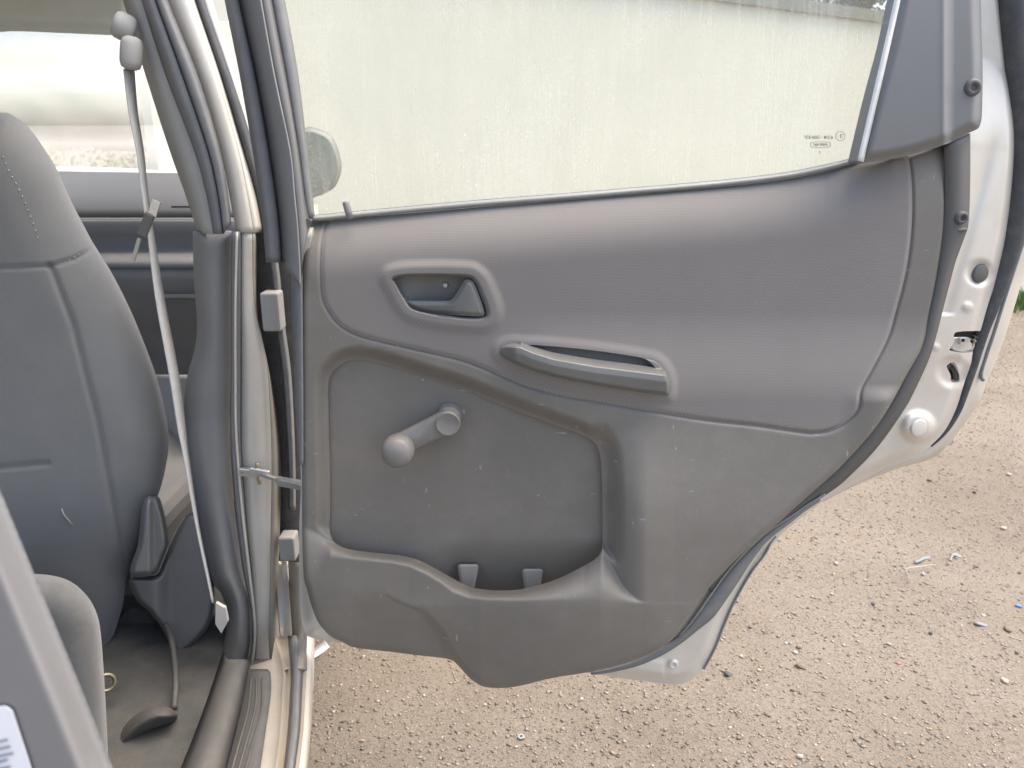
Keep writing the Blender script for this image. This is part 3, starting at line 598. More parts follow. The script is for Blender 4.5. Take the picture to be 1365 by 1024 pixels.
def stroke(p, q, wpx, Y):
    p, q = np.array(p, float), np.array(q, float); d = (q - p) / (np.linalg.norm(q - p) + 1e-9); nrm = np.array([-d[1], d[0]]) * wpx / 2; p = p - d * wpx * .4; q = q + d * wpx * .4
    c = np.array([p + nrm, q + nrm, q - nrm, p - nrm]); fr = at_y(c[:, 0], c[:, 1], Y); bk = fr + np.array([0, .0005, 0])
    return np.concatenate([fr, bk]), [[0, 1, 2, 3], [4, 5, 6, 7], [0, 4, 5, 1], [1, 5, 6, 2], [2, 6, 7, 3], [3, 7, 4, 0]]
def write(txt, x, y, cw, ch, gap, wpx, Y, slope=0.0):
    out = []
    for k, c in enumerate(txt):
        for (a, b_), (c_, d) in FONT.get(c, []):
            x0 = x + k * (cw + gap); out.append(stroke((x0 + a * cw, y + ch * (1 - b_) + slope * (k * (cw + gap))), (x0 + c_ * cw, y + ch * (1 - d) + slope * k * (cw + gap)), wpx, Y))
    return out
mk = write('TEEADO', 1072, 181.2, 2.5, 3.8, .95, .55, YG) + write('-', 1094, 181, 3, 3.8, 1, .55, YG) + write('MICA', 1099, 181.4, 2.1, 3.8, .9, .55, YG)
cpts = ring(1120.3, 181.6, 6.2, 18); mk += [stroke(cpts[k], cpts[(k + 1) % 18], .5, YG) for k in range(18)]
mk += write('E', 1120.5, 179.2, 3.2, 4.6, 1, .6, YG) + write('-', 1116.5, 180, 2.0, 3, 1, .6, YG)
pill = curve([(1081, 193), (1083, 189.6), (1104, 189.4), (1106.5, 192.6), (1104.5, 196.3), (1083, 196.4)], 3); mk += [stroke(pill[k], pill[(k + 1) % len(pill)], .5, YG) for k in range(len(pill))]
mk += write('SAVIRVAS', 1084.6, 191.2, 1.9, 3.4, .5, .45, YG) + [stroke((1092.6, 202.2), (1093, 203.6), 1.0, YG)]
mesh('etched_marking', *merge(mk), M['glass_ink'], pane, False)
bl = curve([(414, 292), (440, 290), (460, 288), (560, 278.5), (640, 271.5), (740, 263.8), (834, 256), (927, 248.2), (990, 242), (1052, 234), (1100, 224.5), (1144, 214)], 5, False)
bl2 = bl - np.array([0, 3.6])
loft('belt_seal', [at_y(bl[:, 0], bl[:, 1] + 3, YD + .034), at_y(bl[:, 0], bl[:, 1], YD + .032), at_y(bl[:, 0], bl[:, 1] - 2.0, YD + .036), at_y(bl2[:, 0], bl2[:, 1], YD + .048)], 90, M['lip'], door, .002, smoothcurve=False)
tube('belt_seal_edge', at_y(bl2[:, 0], bl2[:, 1] - .7, YD + .0485), .0009, M['rubber'], door, 6)
def strip(name, a, b_, m, Ya, Yb, parent, n=40, thick=.003, mid=None):
    A = curve(a, 5, False); B = curve(b_, 5, False); A, B = resample(A, n), resample(B, n)
    ls = [at_y(A[:, 0], A[:, 1], Ya)]
    if mid is not None: C_ = (A + B) / 2; ls.append(at_y(C_[:, 0], C_[:, 1], mid))
    ls.append(at_y(B[:, 0], B[:, 1], Yb)); return loft(name, ls, n, m, parent, thick, smoothcurve=False)
# right window edge: run channel, and lip with its backlight set into the colour
strip('glass_run', [(1193, -60), (1186, 0), (1143, 212)], [(1204, -60), (1195, 0), (1147, 217)], M['rubber_grey'], YD + .046, YD + .040, door)
strip('glass_run_lip', [(1203, -60), (1193.5, 0), (1144, 214)], [(1208, -60), (1199, 0), (1150, 216)], M['backlit_lip'], YD - .014, YD - .012, door)
# black corner cap right of the window
cap_poly = curve([(1212, -60), (1198, 0), (1185, 60), (1166, 130), (1146, 212), (1145, 216), (1150, 218), (1208, 208), (1262, 192), (1290, 178), (1303, 172), (1307, 165), (1309, 150), (1310, 90), (1308, 30), (1306, -60), (1300, -60), (1220, -60)], 4)
sd_cap = sdf_poly(cap_poly)
def h_cap(x, y):
    d = np.clip(-sd_cap(x, y), 0, None); h = .008 + .010 * S(d / 14.) - .018 * S((x - 1256) / 14.) + .003 * np.exp(-((x - 1262) / 5.) ** 2)
    return h - .018 * np.clip((200 - y) / 260., 0, 1) ** 2
cap = relief('corner_cap', sd_cap, h_cap, (1140, -64, 1314, 222), 2.5, M['cap'], door, thick=.03)
bolt('cap_screw', 1295, 117, -.004, .0095, M['trim_dark'], door, .006)
bolt('trim_screw', 1278.5, 290, -.013, .008, M['trim_dark'], door, .009)
tube('screw_seat', [at_y(px, py, YD + .012) for px, py in ((1267, 304), (1274, 307), (1288, 306))], .0025, M['trim_dark'], door)
# left window frame of the door: three ridged strips
FA = [(292, -60), (301, 0), (321, 100), (338, 200), (347, 260), (352, 300), (356, 350)]
FB = [(311, -60), (322, 0), (344, 100), (362, 200), (371, 260), (376, 300), (379, 350)]
FC = [(336, -60), (347, 0), (365, 100), (386, 200), (392, 260), (396, 300), (399, 350), (400, 380)]
FD = [(350, -60), (361, 0), (380, 100), (397, 200), (405, 260), (411, 291)]
FE = [(366, -60), (378, 0), (396, 100), (408, 200), (415, 260), (418, 290)]
strip('frame_seal', FA, FB, M['rubber_grey'], YD + .045, YD + .050, door, mid=YD + .022)
strip('window_frame', [(p[0] - 3, p[1]) for p in FB], FC, M['cap'], YD + .040, YD - .004, door, mid=YD + .012)
tube('frame_edge', [at_y(px, py, YD - .005) for px, py in curve(FC, 5, False)], .0011, M['lip'], door, 6)
strip('inner_frame', FC, FD, M['cap'], YD + .004, YD + .018, door, mid=YD + .003)
strip('glass_run', FD, FE, M['rubber_grey'], YD + .020, YD + .046, door, mid=YD + .018)
strip('frame_end', [(388, 290), (389, 340), (390, 400), (393, 470), (395, 540), (399, 620)], [(399, 290), (401, 340), (402, 400), (402.5, 470), (403, 540), (403, 620)], M['rubber_grey'], YD + .030, YD + .006, door)
# corner block at the foot of the frame
relief('frame_foot', sdf_poly(curve([(399, 297), (414, 293), (410, 305), (405, 325), (402, 350), (400, 345)], 4)), lambda x, y: np.full(np.shape(x), -.012), (396, 290, 417, 352), 2.0, M['trim_dark'], door, thick=.01)
# lock button
lk0, lk1 = at_y(467, 292, YD + .018), at_y(460.7, 269, YD + .020)
lb = tube('lock_button', [lk0, lk0 + (lk1 - lk0) * .5, lk0 + (lk1 - lk0) * .9, lk1, lk1 + (lk1 - lk0) * .03], [.0040, .0042, .0043, .0038, .0015], M['interior'], door, 14)
lathe('lock_grommet', lk0 - np.array([0, 0, .001]), (0, 0, 1), [(0, .0085), (.0015, .008), (.0022, .0055), (.0022, .003)], M['lip'], lb, 20)

# ------------------------------------------------------------------ the car body around it
car = thing('car', 'silver car body with door pillar, sill, dashboard and windscreen left of the open door', 'car', (-.6, 1.2, 0))
def Ly(pts, Y):
    Y = np.broadcast_to(np.asarray(Y, float), (len(pts),)); return [at_y(p[0], p[1], yy) for p, yy in zip(pts, Y)]
# B pillar: upper lining, seal, painted face
U0 = [(148, -60), (166, 0), (196, 100), (228, 200), (250, 262), (266, 312)]
U1 = [(172, -60), (190, 0), (222, 100), (260, 200), (277, 262), (286, 312)]
U2 = [(204, -60), (222, 0), (262, 100), (292, 200), (303, 262), (307, 300)]
U3 = [(206, -60), (224, 0), (264, 100), (294, 200), (307, 262), (316, 310)]
U4 = [(238, -60), (254, 0), (288, 100), (317, 200), (330, 262), (338, 310)]
U5 = [(242, -60), (258, 0), (292, 100), (322, 200), (340, 262), (349, 310)]
U6 = [(256, -60), (271, 0), (306, 100), (338, 200), (350, 262), (354, 310)]
strip('pillar_lining', U0, U1, M['lining'], 1.075, 1.03, car, mid=1.035, thick=.004)
strip('door_opening_seal', U1, [(p[0] * .5 + q[0] * .5, p[1]) for p, q in zip(U1, U2)], M['rubber_grey'], 1.028, 1.01, car, mid=1.008)
strip('door_opening_seal', [(p[0] * .48 + q[0] * .52, p[1]) for p, q in zip(U1, U2)], U2, M['rubber_grey'], 1.014, 1.022, car, mid=1.006)
strip('pillar_face', U3, U4, M['silver'], 1.03, 1.03, car, mid=1.026)
strip('pillar_edge', U4, U5, M['silver'], 1.03, 1.055, car)
strip('front_door_seal', U5, U6, M['rubber'], 1.06, 1.075, car, mid=1.055)
strip('front_door_frame', [(p[0] - 2, p[1]) for p in U6], [(268, -60), (282, 0), (314, 100), (339, 185), (346, 215)], M['silver'], 1.09, 1.10, car)
# lower pillar trim
pt = curve([(257, 314), (261, 308.5), (270, 307), (290, 307), (309, 308), (310.5, 312), (309, 400), (308, 500), (306, 560), (309, 640), (314, 690), (323, 760), (334, 800), (336, 850), (331, 880), (325, 905), (318, 935), (300, 935), (283, 926), (288, 898), (300, 850), (302, 815), (294, 790), (283, 775), (270, 720), (258, 660), (248, 612), (245, 570), (246, 530), (250, 500), (260, 462), (262.5, 431), (259, 380)], 5)
sd_pt = sdf_poly(pt)
relief('pillar_trim', sd_pt, lambda x, y: .045 * np.sqrt(np.clip(1 - (1 - np.clip(-sd_pt(x, y) / 26., 0, 1)) ** 2, 0, 1)) + .03 * np.clip((y - 560) / 350., 0, 1), (240, 302, 342, 940), 2.5, M['interior'], car, Y=1.075, thick=.10, inset=2)
PL = [(310, 309), (309, 400), (309, 500), (308, 580), (315, 680), (325, 760), (335, 810), (337, 850), (332, 890)]
P1_ = [(315, 309), (313, 400), (313, 500), (314, 580), (322, 680), (331, 760), (337, 810), (339, 850), (334, 892)]
P2_ = [(320, 309), (320, 400), (320, 500), (320, 600), (327, 700), (334, 775), (336, 850), (334, 893)]
P3_ = [(336, 309), (338, 400), (350, 460), (357, 500), (362, 600), (361, 700), (360, 775), (358, 850), (361, 893)]
P4_ = [(341, 309), (341, 400), (346, 460), (359, 500), (372, 600), (372, 700), (370, 775), (374, 850), (380, 893)]
strip('door_opening_seal', PL, P1_, M['rubber_grey'], 1.035, 1.03, car, mid=1.022, n=60)
strip('door_opening_seal', [(p[0] + 1, p[1]) for p in P1_], [(p[0] + 1, p[1]) for p in P2_], M['rubber_grey'], 1.03, 1.03, car, mid=1.024, n=60)
strip('pillar_lip', [(p[0] - .5, p[1]) for p in P1_], [(p[0] + 2, p[1]) for p in P1_], M['silver'], 1.024, 1.022, car, n=60)
strip('pillar_face', P2_, P3_, M['silver'], 1.032, 1.03, car, n=60, mid=1.029)
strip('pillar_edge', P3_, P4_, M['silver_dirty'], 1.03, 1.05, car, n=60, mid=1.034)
strip('hinge_gap_shade', [(330, 295), (336, 400), (342, 460), (354, 500), (367, 600), (367, 700), (365, 790), (374, 850)], [(404, 295), (404, 400), (404, 460), (405, 500), (405, 600), (405, 700), (405, 790), (406, 850)], M['rubber'], 1.075, 1.09, car, n=60)  # dark sheet behind the hinges, standing in for the gap's shade
strip('hinge_seal', [(352, 300), (362, 360), (368, 430), (377, 500), (384, 600), (386, 680)], [(362, 300), (371, 360), (378, 430), (387, 500), (392, 600), (393, 680)], M['rubber_grey'], 1.06, 1.06, car, n=50, mid=1.045)
for (x0, y0, x1, y1) in ((352, 388, 376, 440), (374, 708, 397, 746)):
    c = at_y((x0 + x1) / 2, (y0 + y1) / 2, 1.035); hw = (x1 - x0) / 2 * 1.05 / F; hh = (y1 - y0) / 2 * 1.05 / F
    hg_ = bevel(mesh('hinge', *box_geo(c, (hw, .014, hh)), M['hinge'], car, False), .003)
    lathe('hinge_pin', c + np.array([-hw * .1, -.004, hh]), (0, 0, 1), [(-.01, .0065), (.016, .0065), (.018, .005), (.018, 0)], M['hinge'], hg_, 16)
# check strap
cs = mesh('check_strap', *merge([box_geo(at_y(335, 630, 1.018), (.017, .004, .006), [[.99, 0, .12], [0, 1, 0], [-.12, 0, .99]]), box_geo(at_y(346, 629, 1.008), (.014, .003, .0045), [[.98, 0, .2], [0, 1, 0], [-.2, 0, .98]])]), M['chrome'], car, False)
bevel(cs, .0015)
a, b2 = at_y(337, 628, 1.012), at_y(373, 641, .998); c2 = at_y(402, 647, .985)
def bar(p, q, hw, hh):
    d = (q - p) / np.linalg.norm(q - p); u = np.array([0, 1., 0]); v_ = np.cross(d, u); v_ /= np.linalg.norm(v_)
    V = [e + s1 * u * hw + s2 * v_ * hh for e in (p, q) for s1 in (-1, 1) for s2 in (-1, 1)]
    return V, [[0, 1, 3, 2], [4, 6, 7, 5], [0, 4, 5, 1], [2, 3, 7, 6], [0, 2, 6, 4], [1, 5, 7, 3]]
mesh('strap_arm', *bar(a, b2, .003, .0022), M['steel'], cs, False); mesh('strap_end', *merge([bar(b2 - np.array([.004, 0, 0]), c2, .004, .0058), bar(b2 + np.array([0, -.005, .003]), c2 + np.array([0, -.005, .003]), .002, .001)]), M['chrome'], cs, False)
for px, py in ((343, 622), (345.5, 641)): lathe('strap_rivet', at_y(px, py, 1.012), (0, -.25, 1), [(-.005, .0028), (.005, .0028), (.006, .0015), (.006, 0)], M['brass'], cs, 12)
# sill: inner moulding, kick plate, painted steps
def Lz(pts, z):
    z = np.broadcast_to(np.asarray(z, float), (len(pts),)); return [at_z(p[0], p[1], zz) for p, zz in zip(pts, z)]
def sill(name, ls, m, thick=.003, n=30): return loft(name, ls, n, m, car, thick)
sill('sill_moulding', [Lz([(298, 870), (280, 925), (262, 975), (240, 1030), (215, 1090)], .330), Lz([(303, 880), (288, 925), (272, 975), (252, 1030), (228, 1090)], .385), Lz([(322, 880), (308, 925), (294, 975), (276, 1030), (255, 1090)], .40), Lz([(333, 880), (326, 925), (314, 975), (300, 1030), (282, 1090)], .372)], M['kick'])
sill('kick_plate', [Lz([(331, 893), (326, 925), (315, 975), (301, 1030), (284, 1090)], .374), Lz([(356, 893), (353, 925), (345, 975), (336, 1030), (325, 1090)], .374), Lz([(360, 897), (361, 925), (354, 975), (346, 1030), (336, 1090)], .372)], M['kick'])
for k in range(3):
    o_ = k * 9; sill('kick_rib', [Lz([(338 + o_ * .8 - 4, 905), (334 + o_ - 4, 945), (318 + o_ - 3, 1000), (302 + o_ - 4, 1060)], .3765), Lz([(340 + o_ * .8 - 4, 905), (336 + o_ - 4, 945), (321 + o_ - 3, 1000), (305 + o_ - 4, 1060)], .3765)], M['kick'], .003)
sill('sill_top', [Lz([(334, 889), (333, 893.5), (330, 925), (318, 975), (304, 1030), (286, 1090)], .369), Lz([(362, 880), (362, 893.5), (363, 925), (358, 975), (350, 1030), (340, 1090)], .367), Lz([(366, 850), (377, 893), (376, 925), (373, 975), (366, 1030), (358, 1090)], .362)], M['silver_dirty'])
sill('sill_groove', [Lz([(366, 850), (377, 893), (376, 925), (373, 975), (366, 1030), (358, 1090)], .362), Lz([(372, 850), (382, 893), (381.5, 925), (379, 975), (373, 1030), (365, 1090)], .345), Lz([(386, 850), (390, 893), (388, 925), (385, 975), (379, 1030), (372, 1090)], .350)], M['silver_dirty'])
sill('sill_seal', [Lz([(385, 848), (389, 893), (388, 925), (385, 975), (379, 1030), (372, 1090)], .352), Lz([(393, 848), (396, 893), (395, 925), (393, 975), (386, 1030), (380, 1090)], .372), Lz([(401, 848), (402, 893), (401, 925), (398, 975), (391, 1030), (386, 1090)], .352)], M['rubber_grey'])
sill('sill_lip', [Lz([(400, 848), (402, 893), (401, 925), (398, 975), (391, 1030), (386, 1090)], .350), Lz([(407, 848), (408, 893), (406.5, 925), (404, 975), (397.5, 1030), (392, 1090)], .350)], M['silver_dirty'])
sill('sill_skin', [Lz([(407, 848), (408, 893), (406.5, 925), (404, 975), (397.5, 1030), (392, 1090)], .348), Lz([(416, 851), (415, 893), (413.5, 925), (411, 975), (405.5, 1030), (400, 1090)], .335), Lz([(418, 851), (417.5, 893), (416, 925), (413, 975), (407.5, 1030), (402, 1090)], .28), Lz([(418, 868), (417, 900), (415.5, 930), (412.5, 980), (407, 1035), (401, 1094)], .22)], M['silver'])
# pillar foot: rounded painted web between pillar and sill
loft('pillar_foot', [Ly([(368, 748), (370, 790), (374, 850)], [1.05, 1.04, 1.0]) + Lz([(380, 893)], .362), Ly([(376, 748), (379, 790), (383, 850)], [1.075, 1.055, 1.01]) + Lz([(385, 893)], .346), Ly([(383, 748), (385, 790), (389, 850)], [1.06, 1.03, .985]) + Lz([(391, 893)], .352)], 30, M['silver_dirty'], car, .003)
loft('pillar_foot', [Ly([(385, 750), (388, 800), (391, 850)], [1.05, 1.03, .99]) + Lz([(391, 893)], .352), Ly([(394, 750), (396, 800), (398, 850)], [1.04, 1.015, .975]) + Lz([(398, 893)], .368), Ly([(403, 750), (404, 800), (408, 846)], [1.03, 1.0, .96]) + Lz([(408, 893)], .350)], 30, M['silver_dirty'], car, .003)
# interior: dashboard, glovebox, front door lining, floor, roof front, windscreen, bonnet
def hline(y, Y, x0=-420, x1=330, dy=0.0): return [at_y(x, y + dy * (x - 150) / 400., Y) for x in (x0, -120, 60, 150, 240, x1)]
loft('dashboard', [hline(231, 2.10, dy=6), hline(233.5, 2.02, dy=5), hline(244, 1.90), hline(262, 1.80), hline(280, 1.745), hline(291, 1.735)], 24, M['dash'], car, .006)
loft('dash_fascia', [hline(292.6, 1.735), hline(296, 1.728), hline(312, 1.738), hline(330, 1.755), hline(336, 1.75), hline(341, 1.715), hline(349, 1.69), hline(358, 1.685)], 24, M['interior_dark'], car, .006)
loft('dash_seam', [hline(290.8, 1.733), hline(292.8, 1.731)], 24, M['lip'], car, .002)
loft('glovebox', [hline(357, 1.688), hline(372, 1.69), hline(392, 1.70), hline(400, 1.712), hline(424, 1.72), hline(430, 1.74), hline(560, 1.80), hline(720, 1.84)], 24, M['interior_dark'], car, .006)
mesh('glovebox_latch', *box_geo(at_y(238, 394.5, 1.69), (.035, .004, .0035)), M['interior'], car, False)
for k in range(3): mesh('vent_slat', *box_geo(at_y(246, 275 + 4 * k, 1.752), (.028, .004, .0012)), M['dash'], car, False)
strip('front_door_lining', [(196, 500), (205, 560), (216, 640), (226, 740)], [(262, 500), (262, 560), (264, 640), (268, 740)], M['lining'], 1.62, 1.40, car, mid=1.5)
fl_z = .285
def floor_pts(): 
    xs_ = np.linspace(-1.75, -.34, 40); ys_ = np.linspace(.35, 2.0, 40); V = [(x, y, fl_z + .006 * math.sin(9 * x) * math.sin(7 * y)) for y in ys_ for x in xs_]
    return V, [[j * 40 + i, j * 40 + i + 1, (j + 1) * 40 + i + 1, (j + 1) * 40 + i] for j in range(39) for i in range(39)]
mesh('floor_carpet', *floor_pts(), M['carpet'], car)
hp = curve([(136, 1010), (150, 985), (172, 960), (196, 944), (218, 941), (236, 950), (232, 962), (206, 974), (184, 988), (168, 1010), (150, 1030)], 5); sd_hp = sdf_poly(hp)
relief('carpet_fold', sd_hp, lambda x, y: .05 * np.sqrt(np.clip(1 - (1 - np.clip(-sd_hp(x, y) / 24., 0, 1)) ** 2, 0, 1)), (128, 934, 244, 1040), 3, M['carpet'], car, Y=.90, thick=.04, inset=2)
rail = [at_z(px, py, z) for px, py, z in curve([(206, 822, .33), (219, 830, .34), (228, 850, .335), (233, 885, .32), (234, 915, .31), (232, 945, .295)], 5, False)]
tube('floor_duct_edge', rail, .0045, M['kick'], car, 8)
lathe('seat_anchor_ring', at_y(142, 910, .92), (.5, -.7, .4), [(-.003, .010), (-.001, .0135), (.002, .0135), (.003, .010), (0, .008), (-.003, .010)], M['brass'], car, 22)
tg = [at_y(px, py, .985) for px, py in ((287.5, 804), (300, 811), (303.5, 829), (295, 844.5), (287, 832))]
tgb = [p + np.array([0, .006, 0]) for p in tg]
mesh('belt_anchor_cover', tg + tgb, [[4, 3, 2, 1, 0], [5, 6, 7, 8, 9]] + [[k, (k + 1) % 5, 5 + (k + 1) % 5, 5 + k] for k in range(5)], M['white_plastic'], car, False)
vis = curve([(-200, -140), (170, -140), (176, -20), (178, 20), (168, 40), (150, 44), (60, 40.5), (0, 38.5), (-200, 36)], 4); sd_vis = sdf_poly(vis)
relief('windscreen_header', sd_vis, lambda x, y: .02 * S(-sd_vis(x, y) / 16.), (-204, -144, 182, 48), 5, M['header'], car, Y=1.50, thick=.03)
roof = [[(-1.75 + .02 * abs(k), yy, zz) for k in range(1)] for yy, zz in ()]
loft('roof_panel', [[(-1.8, y, z - .10), (-1.6, y, z), (-1.15, y, z + .02), (-.68, y, z), (-.50 - .07 * max(0, y - 1.0) * 2, y, z - .06)] for y, z in ((-.15, 1.40), (.5, 1.43), (1.1, 1.42), (1.5, 1.37), (1.62, 1.34))], 16, M['lining'], car, .02)
loft('far_side_panel', [[(-1.80, -.15, .25), (-1.80, .6, .25), (-1.80, 2.1, .25)], [(-1.83, -.15, .6), (-1.83, .6, .6), (-1.83, 2.1, .6)], [(-1.80, -.15, .93), (-1.80, .6, .93), (-1.80, 2.1, .93)]], 20, M['interior'], car, .03)
ws = loft('windscreen', [[tuple(at_y(x, 229, 2.16)) for x in (-560, -200, 60, 200, 330)], [tuple(at_y(x, 30, 1.56)) for x in (-560, -200, 60, 200, 330)]], 12, M['windscreen'], car, .004)
loft('bonnet', [[(-2.2, 2.18, .93), (-1.5, 2.18, .95), (-.98, 2.18, .945), (-.66, 2.18, .92)], [(-2.3, 2.6, .935), (-1.6, 2.6, .985), (-1.1, 2.6, .972), (-.80, 2.6, .93)], [(-2.3, 3.05, .86), (-1.7, 3.1, .935), (-1.2, 3.1, .93), (-.95, 3.05, .86)], [(-2.3, 3.2, .70), (-1.7, 3.26, .72), (-1.25, 3.26, .72), (-1.0, 3.2, .70)]], 20, M['silver'], car, .01)
# wing mirror on the closed front door, seen through the glass
mir = curve([(390, 170), (404, 170.5), (418, 170), (440, 180), (451, 200), (455.5, 225), (448, 247), (437, 256), (421, 262.5), (390, 268)], 5); sd_m = sdf_poly(mir)
mo = relief('wing_mirror', sd_m, lambda x, y: .012 * S(-sd_m(x, y) / 7.), (384, 164, 460, 272), 2, M['interior'], car, Y=1.75, thick=.09, inset=4)
mi = curve([(392, 177), (404, 177), (417, 177), (436, 186), (445, 203), (449, 225), (443, 242), (433, 249), (420, 251), (392, 252)], 5); sd_mi = sdf_poly(mi)
relief('mirror_glass', sd_mi, lambda x, y: np.full(np.shape(x), .014), (386, 172, 454, 256), 3, M['mirror_glass'], mo, Y=1.75, thick=.003)
# body side of the front door beyond the hinge line (its skin runs forward)
loft('front_door_skin', [[tuple(at_y(404, 268, 1.72)), tuple(at_y(402, 290, 1.4)), tuple(at_y(398, 300, 1.10))], [tuple(at_y(419, 275, 1.72)), tuple(at_y(414, 330, 1.4)), tuple(at_y(404, 420, 1.10))], [tuple(at_y(419, 420, 1.72)), tuple(at_y(414, 480, 1.4)), tuple(at_y(404, 600, 1.10))], [tuple(at_y(424, 560, 1.72)), tuple(at_y(416, 650, 1.4)), tuple(at_y(404, 780, 1.10))]], 14, M['silver'], car, .02)
# near edge of the rear wheel arch, close to the lens
qp = curve([(-140, 420), (-60, 540), (-10, 632), (20, 702), (60, 800), (106, 912), (150, 1022), (180, 1100), (180, 1120), (-140, 1120), (-150, 1120)], 4); sd_q = sdf_poly(qp)
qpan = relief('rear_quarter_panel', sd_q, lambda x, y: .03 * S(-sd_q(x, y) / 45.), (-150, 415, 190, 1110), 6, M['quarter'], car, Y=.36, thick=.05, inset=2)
stp = sdf_poly([(-70, 945), (8, 942), (16, 948), (34, 1002), (60, 1085), (-70, 1085)])
stk = relief('paper_label', stp, lambda x, y: .032 + 0 * x, (-76, 936, 66, 1080), 4, M['sticker'], qpan, Y=.36, thick=.0005)
lm = []
for k in range(7):
    x0, y0 = -40 + 3 * (k % 2), 985 + 9 * k; lm.append(stroke((x0, y0 + 14), (8 + 4 * (k % 3), y0 + 2), 2.6, .36 - .0332))
mesh('label_print', *merge(lm), M['ink'], stk, False)

# ------------------------------------------------------------------ front seat
seat = thing('front_seat', 'grey cloth front passenger seat seen from behind, left of the door pillar', 'car seat', (-.66, 1.05, .3))
bk = curve([(-160, 260), (-120, 190), (-60, 158), (0, 150), (20, 156), (40, 172), (56, 194), (76, 226), (95, 268), (117, 311), (128, 330), (150, 366), (175, 416), (200, 478), (213, 518), (222, 558), (225, 590), (221, 622), (213, 654), (198, 690), (184, 730), (170, 765), (165, 800), (157, 830), (146, 860), (130, 890), (60, 900), (-160, 900)], 5)
sd_bk = sdf_poly(bk)
def h_seat(x, y):
    d = np.clip(-sd_bk(x, y), 0, None); h = .075 * np.sqrt(np.clip(1 - (1 - np.clip(d / 95., 0, 1)) ** 2, 0, 1))
    xs_ = np.interp(y, [150, 355, 430, 560, 680, 770, 900], [40, 68, 97, 130, 152, 168, 172]); h = h - .006 * np.exp(-((x - xs_) / 4.) ** 2) * (y > 350)
    ys_ = np.interp(x, [-100, 30, 68, 100, 128], [360, 356, 354, 345, 329]); h = h - .004 * np.exp(-((y - ys_) / 2.5) ** 2)
    h = h - .004 * np.exp(-((y - 618 + .1 * (x - 60)) / 3.) ** 2) * (x < 66)
    return h - .03 * S((y - 640) / 200.)
relief('backrest', sd_bk, h_seat, (-166, 145, 230, 904), 3.0, M['seat'], seat, Y=1.06, thick=.11, inset=6)
hst = lambda px, py: float(h_seat(np.array([float(px)]), np.array([float(py)]))[0])
for c in (curve([(4, 208), (12, 228), (22, 246), (31, 264), (42, 292), (52, 320)], 5, False), curve([(126, 331), (112, 336), (100, 342), (84, 350)], 4, False)):
    c = resample(c, 26 if len(c) > 14 else 14)
    st = [tube_geo([at_y(*c[k], 1.06 - hst(*c[k]) - .0006), at_y(*(c[k] * .45 + c[k + 1] * .55), 1.06 - hst(*c[k]) - .0006)], .0007, 5) for k in range(0, len(c) - 1, 2)]
    mesh('stitching', *merge(st), M['thread'], seat)['kind'] = 'stuff'
tube('loose_thread', [at_y(px, py, 1.06 - hst(px, py) - .001) for px, py in ((82, 678), (85, 686), (90, 692), (97, 700))], .0008, M['thread'], seat, 6)
rc = curve([(188.6, 676), (194, 664), (202, 660.5), (211, 662), (216, 673), (222, 698), (225, 726), (219, 744), (211, 763), (200, 768), (176, 769), (174, 755), (183, 729), (186.6, 700)], 5); sd_rc = sdf_poly(rc)
relief('recliner_cover', sd_rc, lambda x, y: .03 * S(-sd_rc(x, y) / 7.) - .02 * S((x - 198) / 8.) + .0 * y, (170, 656, 230, 774), 2, M['interior'], seat, Y=1.02, thick=.06, inset=2)
bc = curve([(173, 771), (200, 769), (211, 765), (219, 746), (227, 727), (236, 708), (247, 688), (262, 686), (276, 720), (286, 790), (280, 830), (262, 856), (240, 874), (228, 862), (214, 835), (198, 815), (182, 800)], 5); sd_bc = sdf_poly(bc)
relief('seat_side_cover', sd_bc, lambda x, y: .02 * S(-sd_bc(x, y) / 6.) - .025 * S((x - 205) / 25.), (168, 680, 292, 880), 2.5, M['interior_dark'], seat, Y=1.045, thick=.08, inset=2)
edge = [at_y(px, py, 1.024) for px, py in curve([(174, 769), (200, 767), (210, 763.5), (218, 745), (226, 726), (236, 706), (246, 690)], 4, False)]
tube('cover_edge', edge, .0011, M['lip'], seat, 6)
sb = curve([(-60, 850), (120, 850), (175, 810), (205, 830), (226, 850), (231, 900), (228, 935), (215, 940), (160, 945), (-60, 950)], 4); sd_sb = sdf_poly(sb)
relief('seat_base', sd_sb, lambda x, y: 0 * x, (-64, 805, 236, 955), 4, M['carpet'], seat, Y=1.12, thick=.2, inset=2)

bevel(mesh('seat_cushion', *box_geo((-.82, 1.37, .41), (.25, .27, .07)), M['interior_dark'], seat, False), .03, 3)

# ------------------------------------------------------------------ rear seat corner
rs = thing('rear_seat', 'dark grey rear seat cushion corner at the lower left', 'car seat', (-.48, .70, .3))
rp = curve([(-120, 770), (0, 766), (45, 765), (78, 769), (100, 779), (118, 797), (129, 818), (134, 842), (138, 890), (142, 960), (146, 1060), (146, 1100), (-120, 1100)], 5); sd_rp = sdf_poly(rp)
relief('rear_cushion', sd_rp, lambda x, y: .05 * np.sqrt(np.clip(1 - (1 - np.clip(-sd_rp(x, y) / 60., 0, 1)) ** 2, 0, 1)), (-126, 760, 152, 1095), 4, M['rear_cloth'], rs, Y=.74, thick=.3, inset=2)

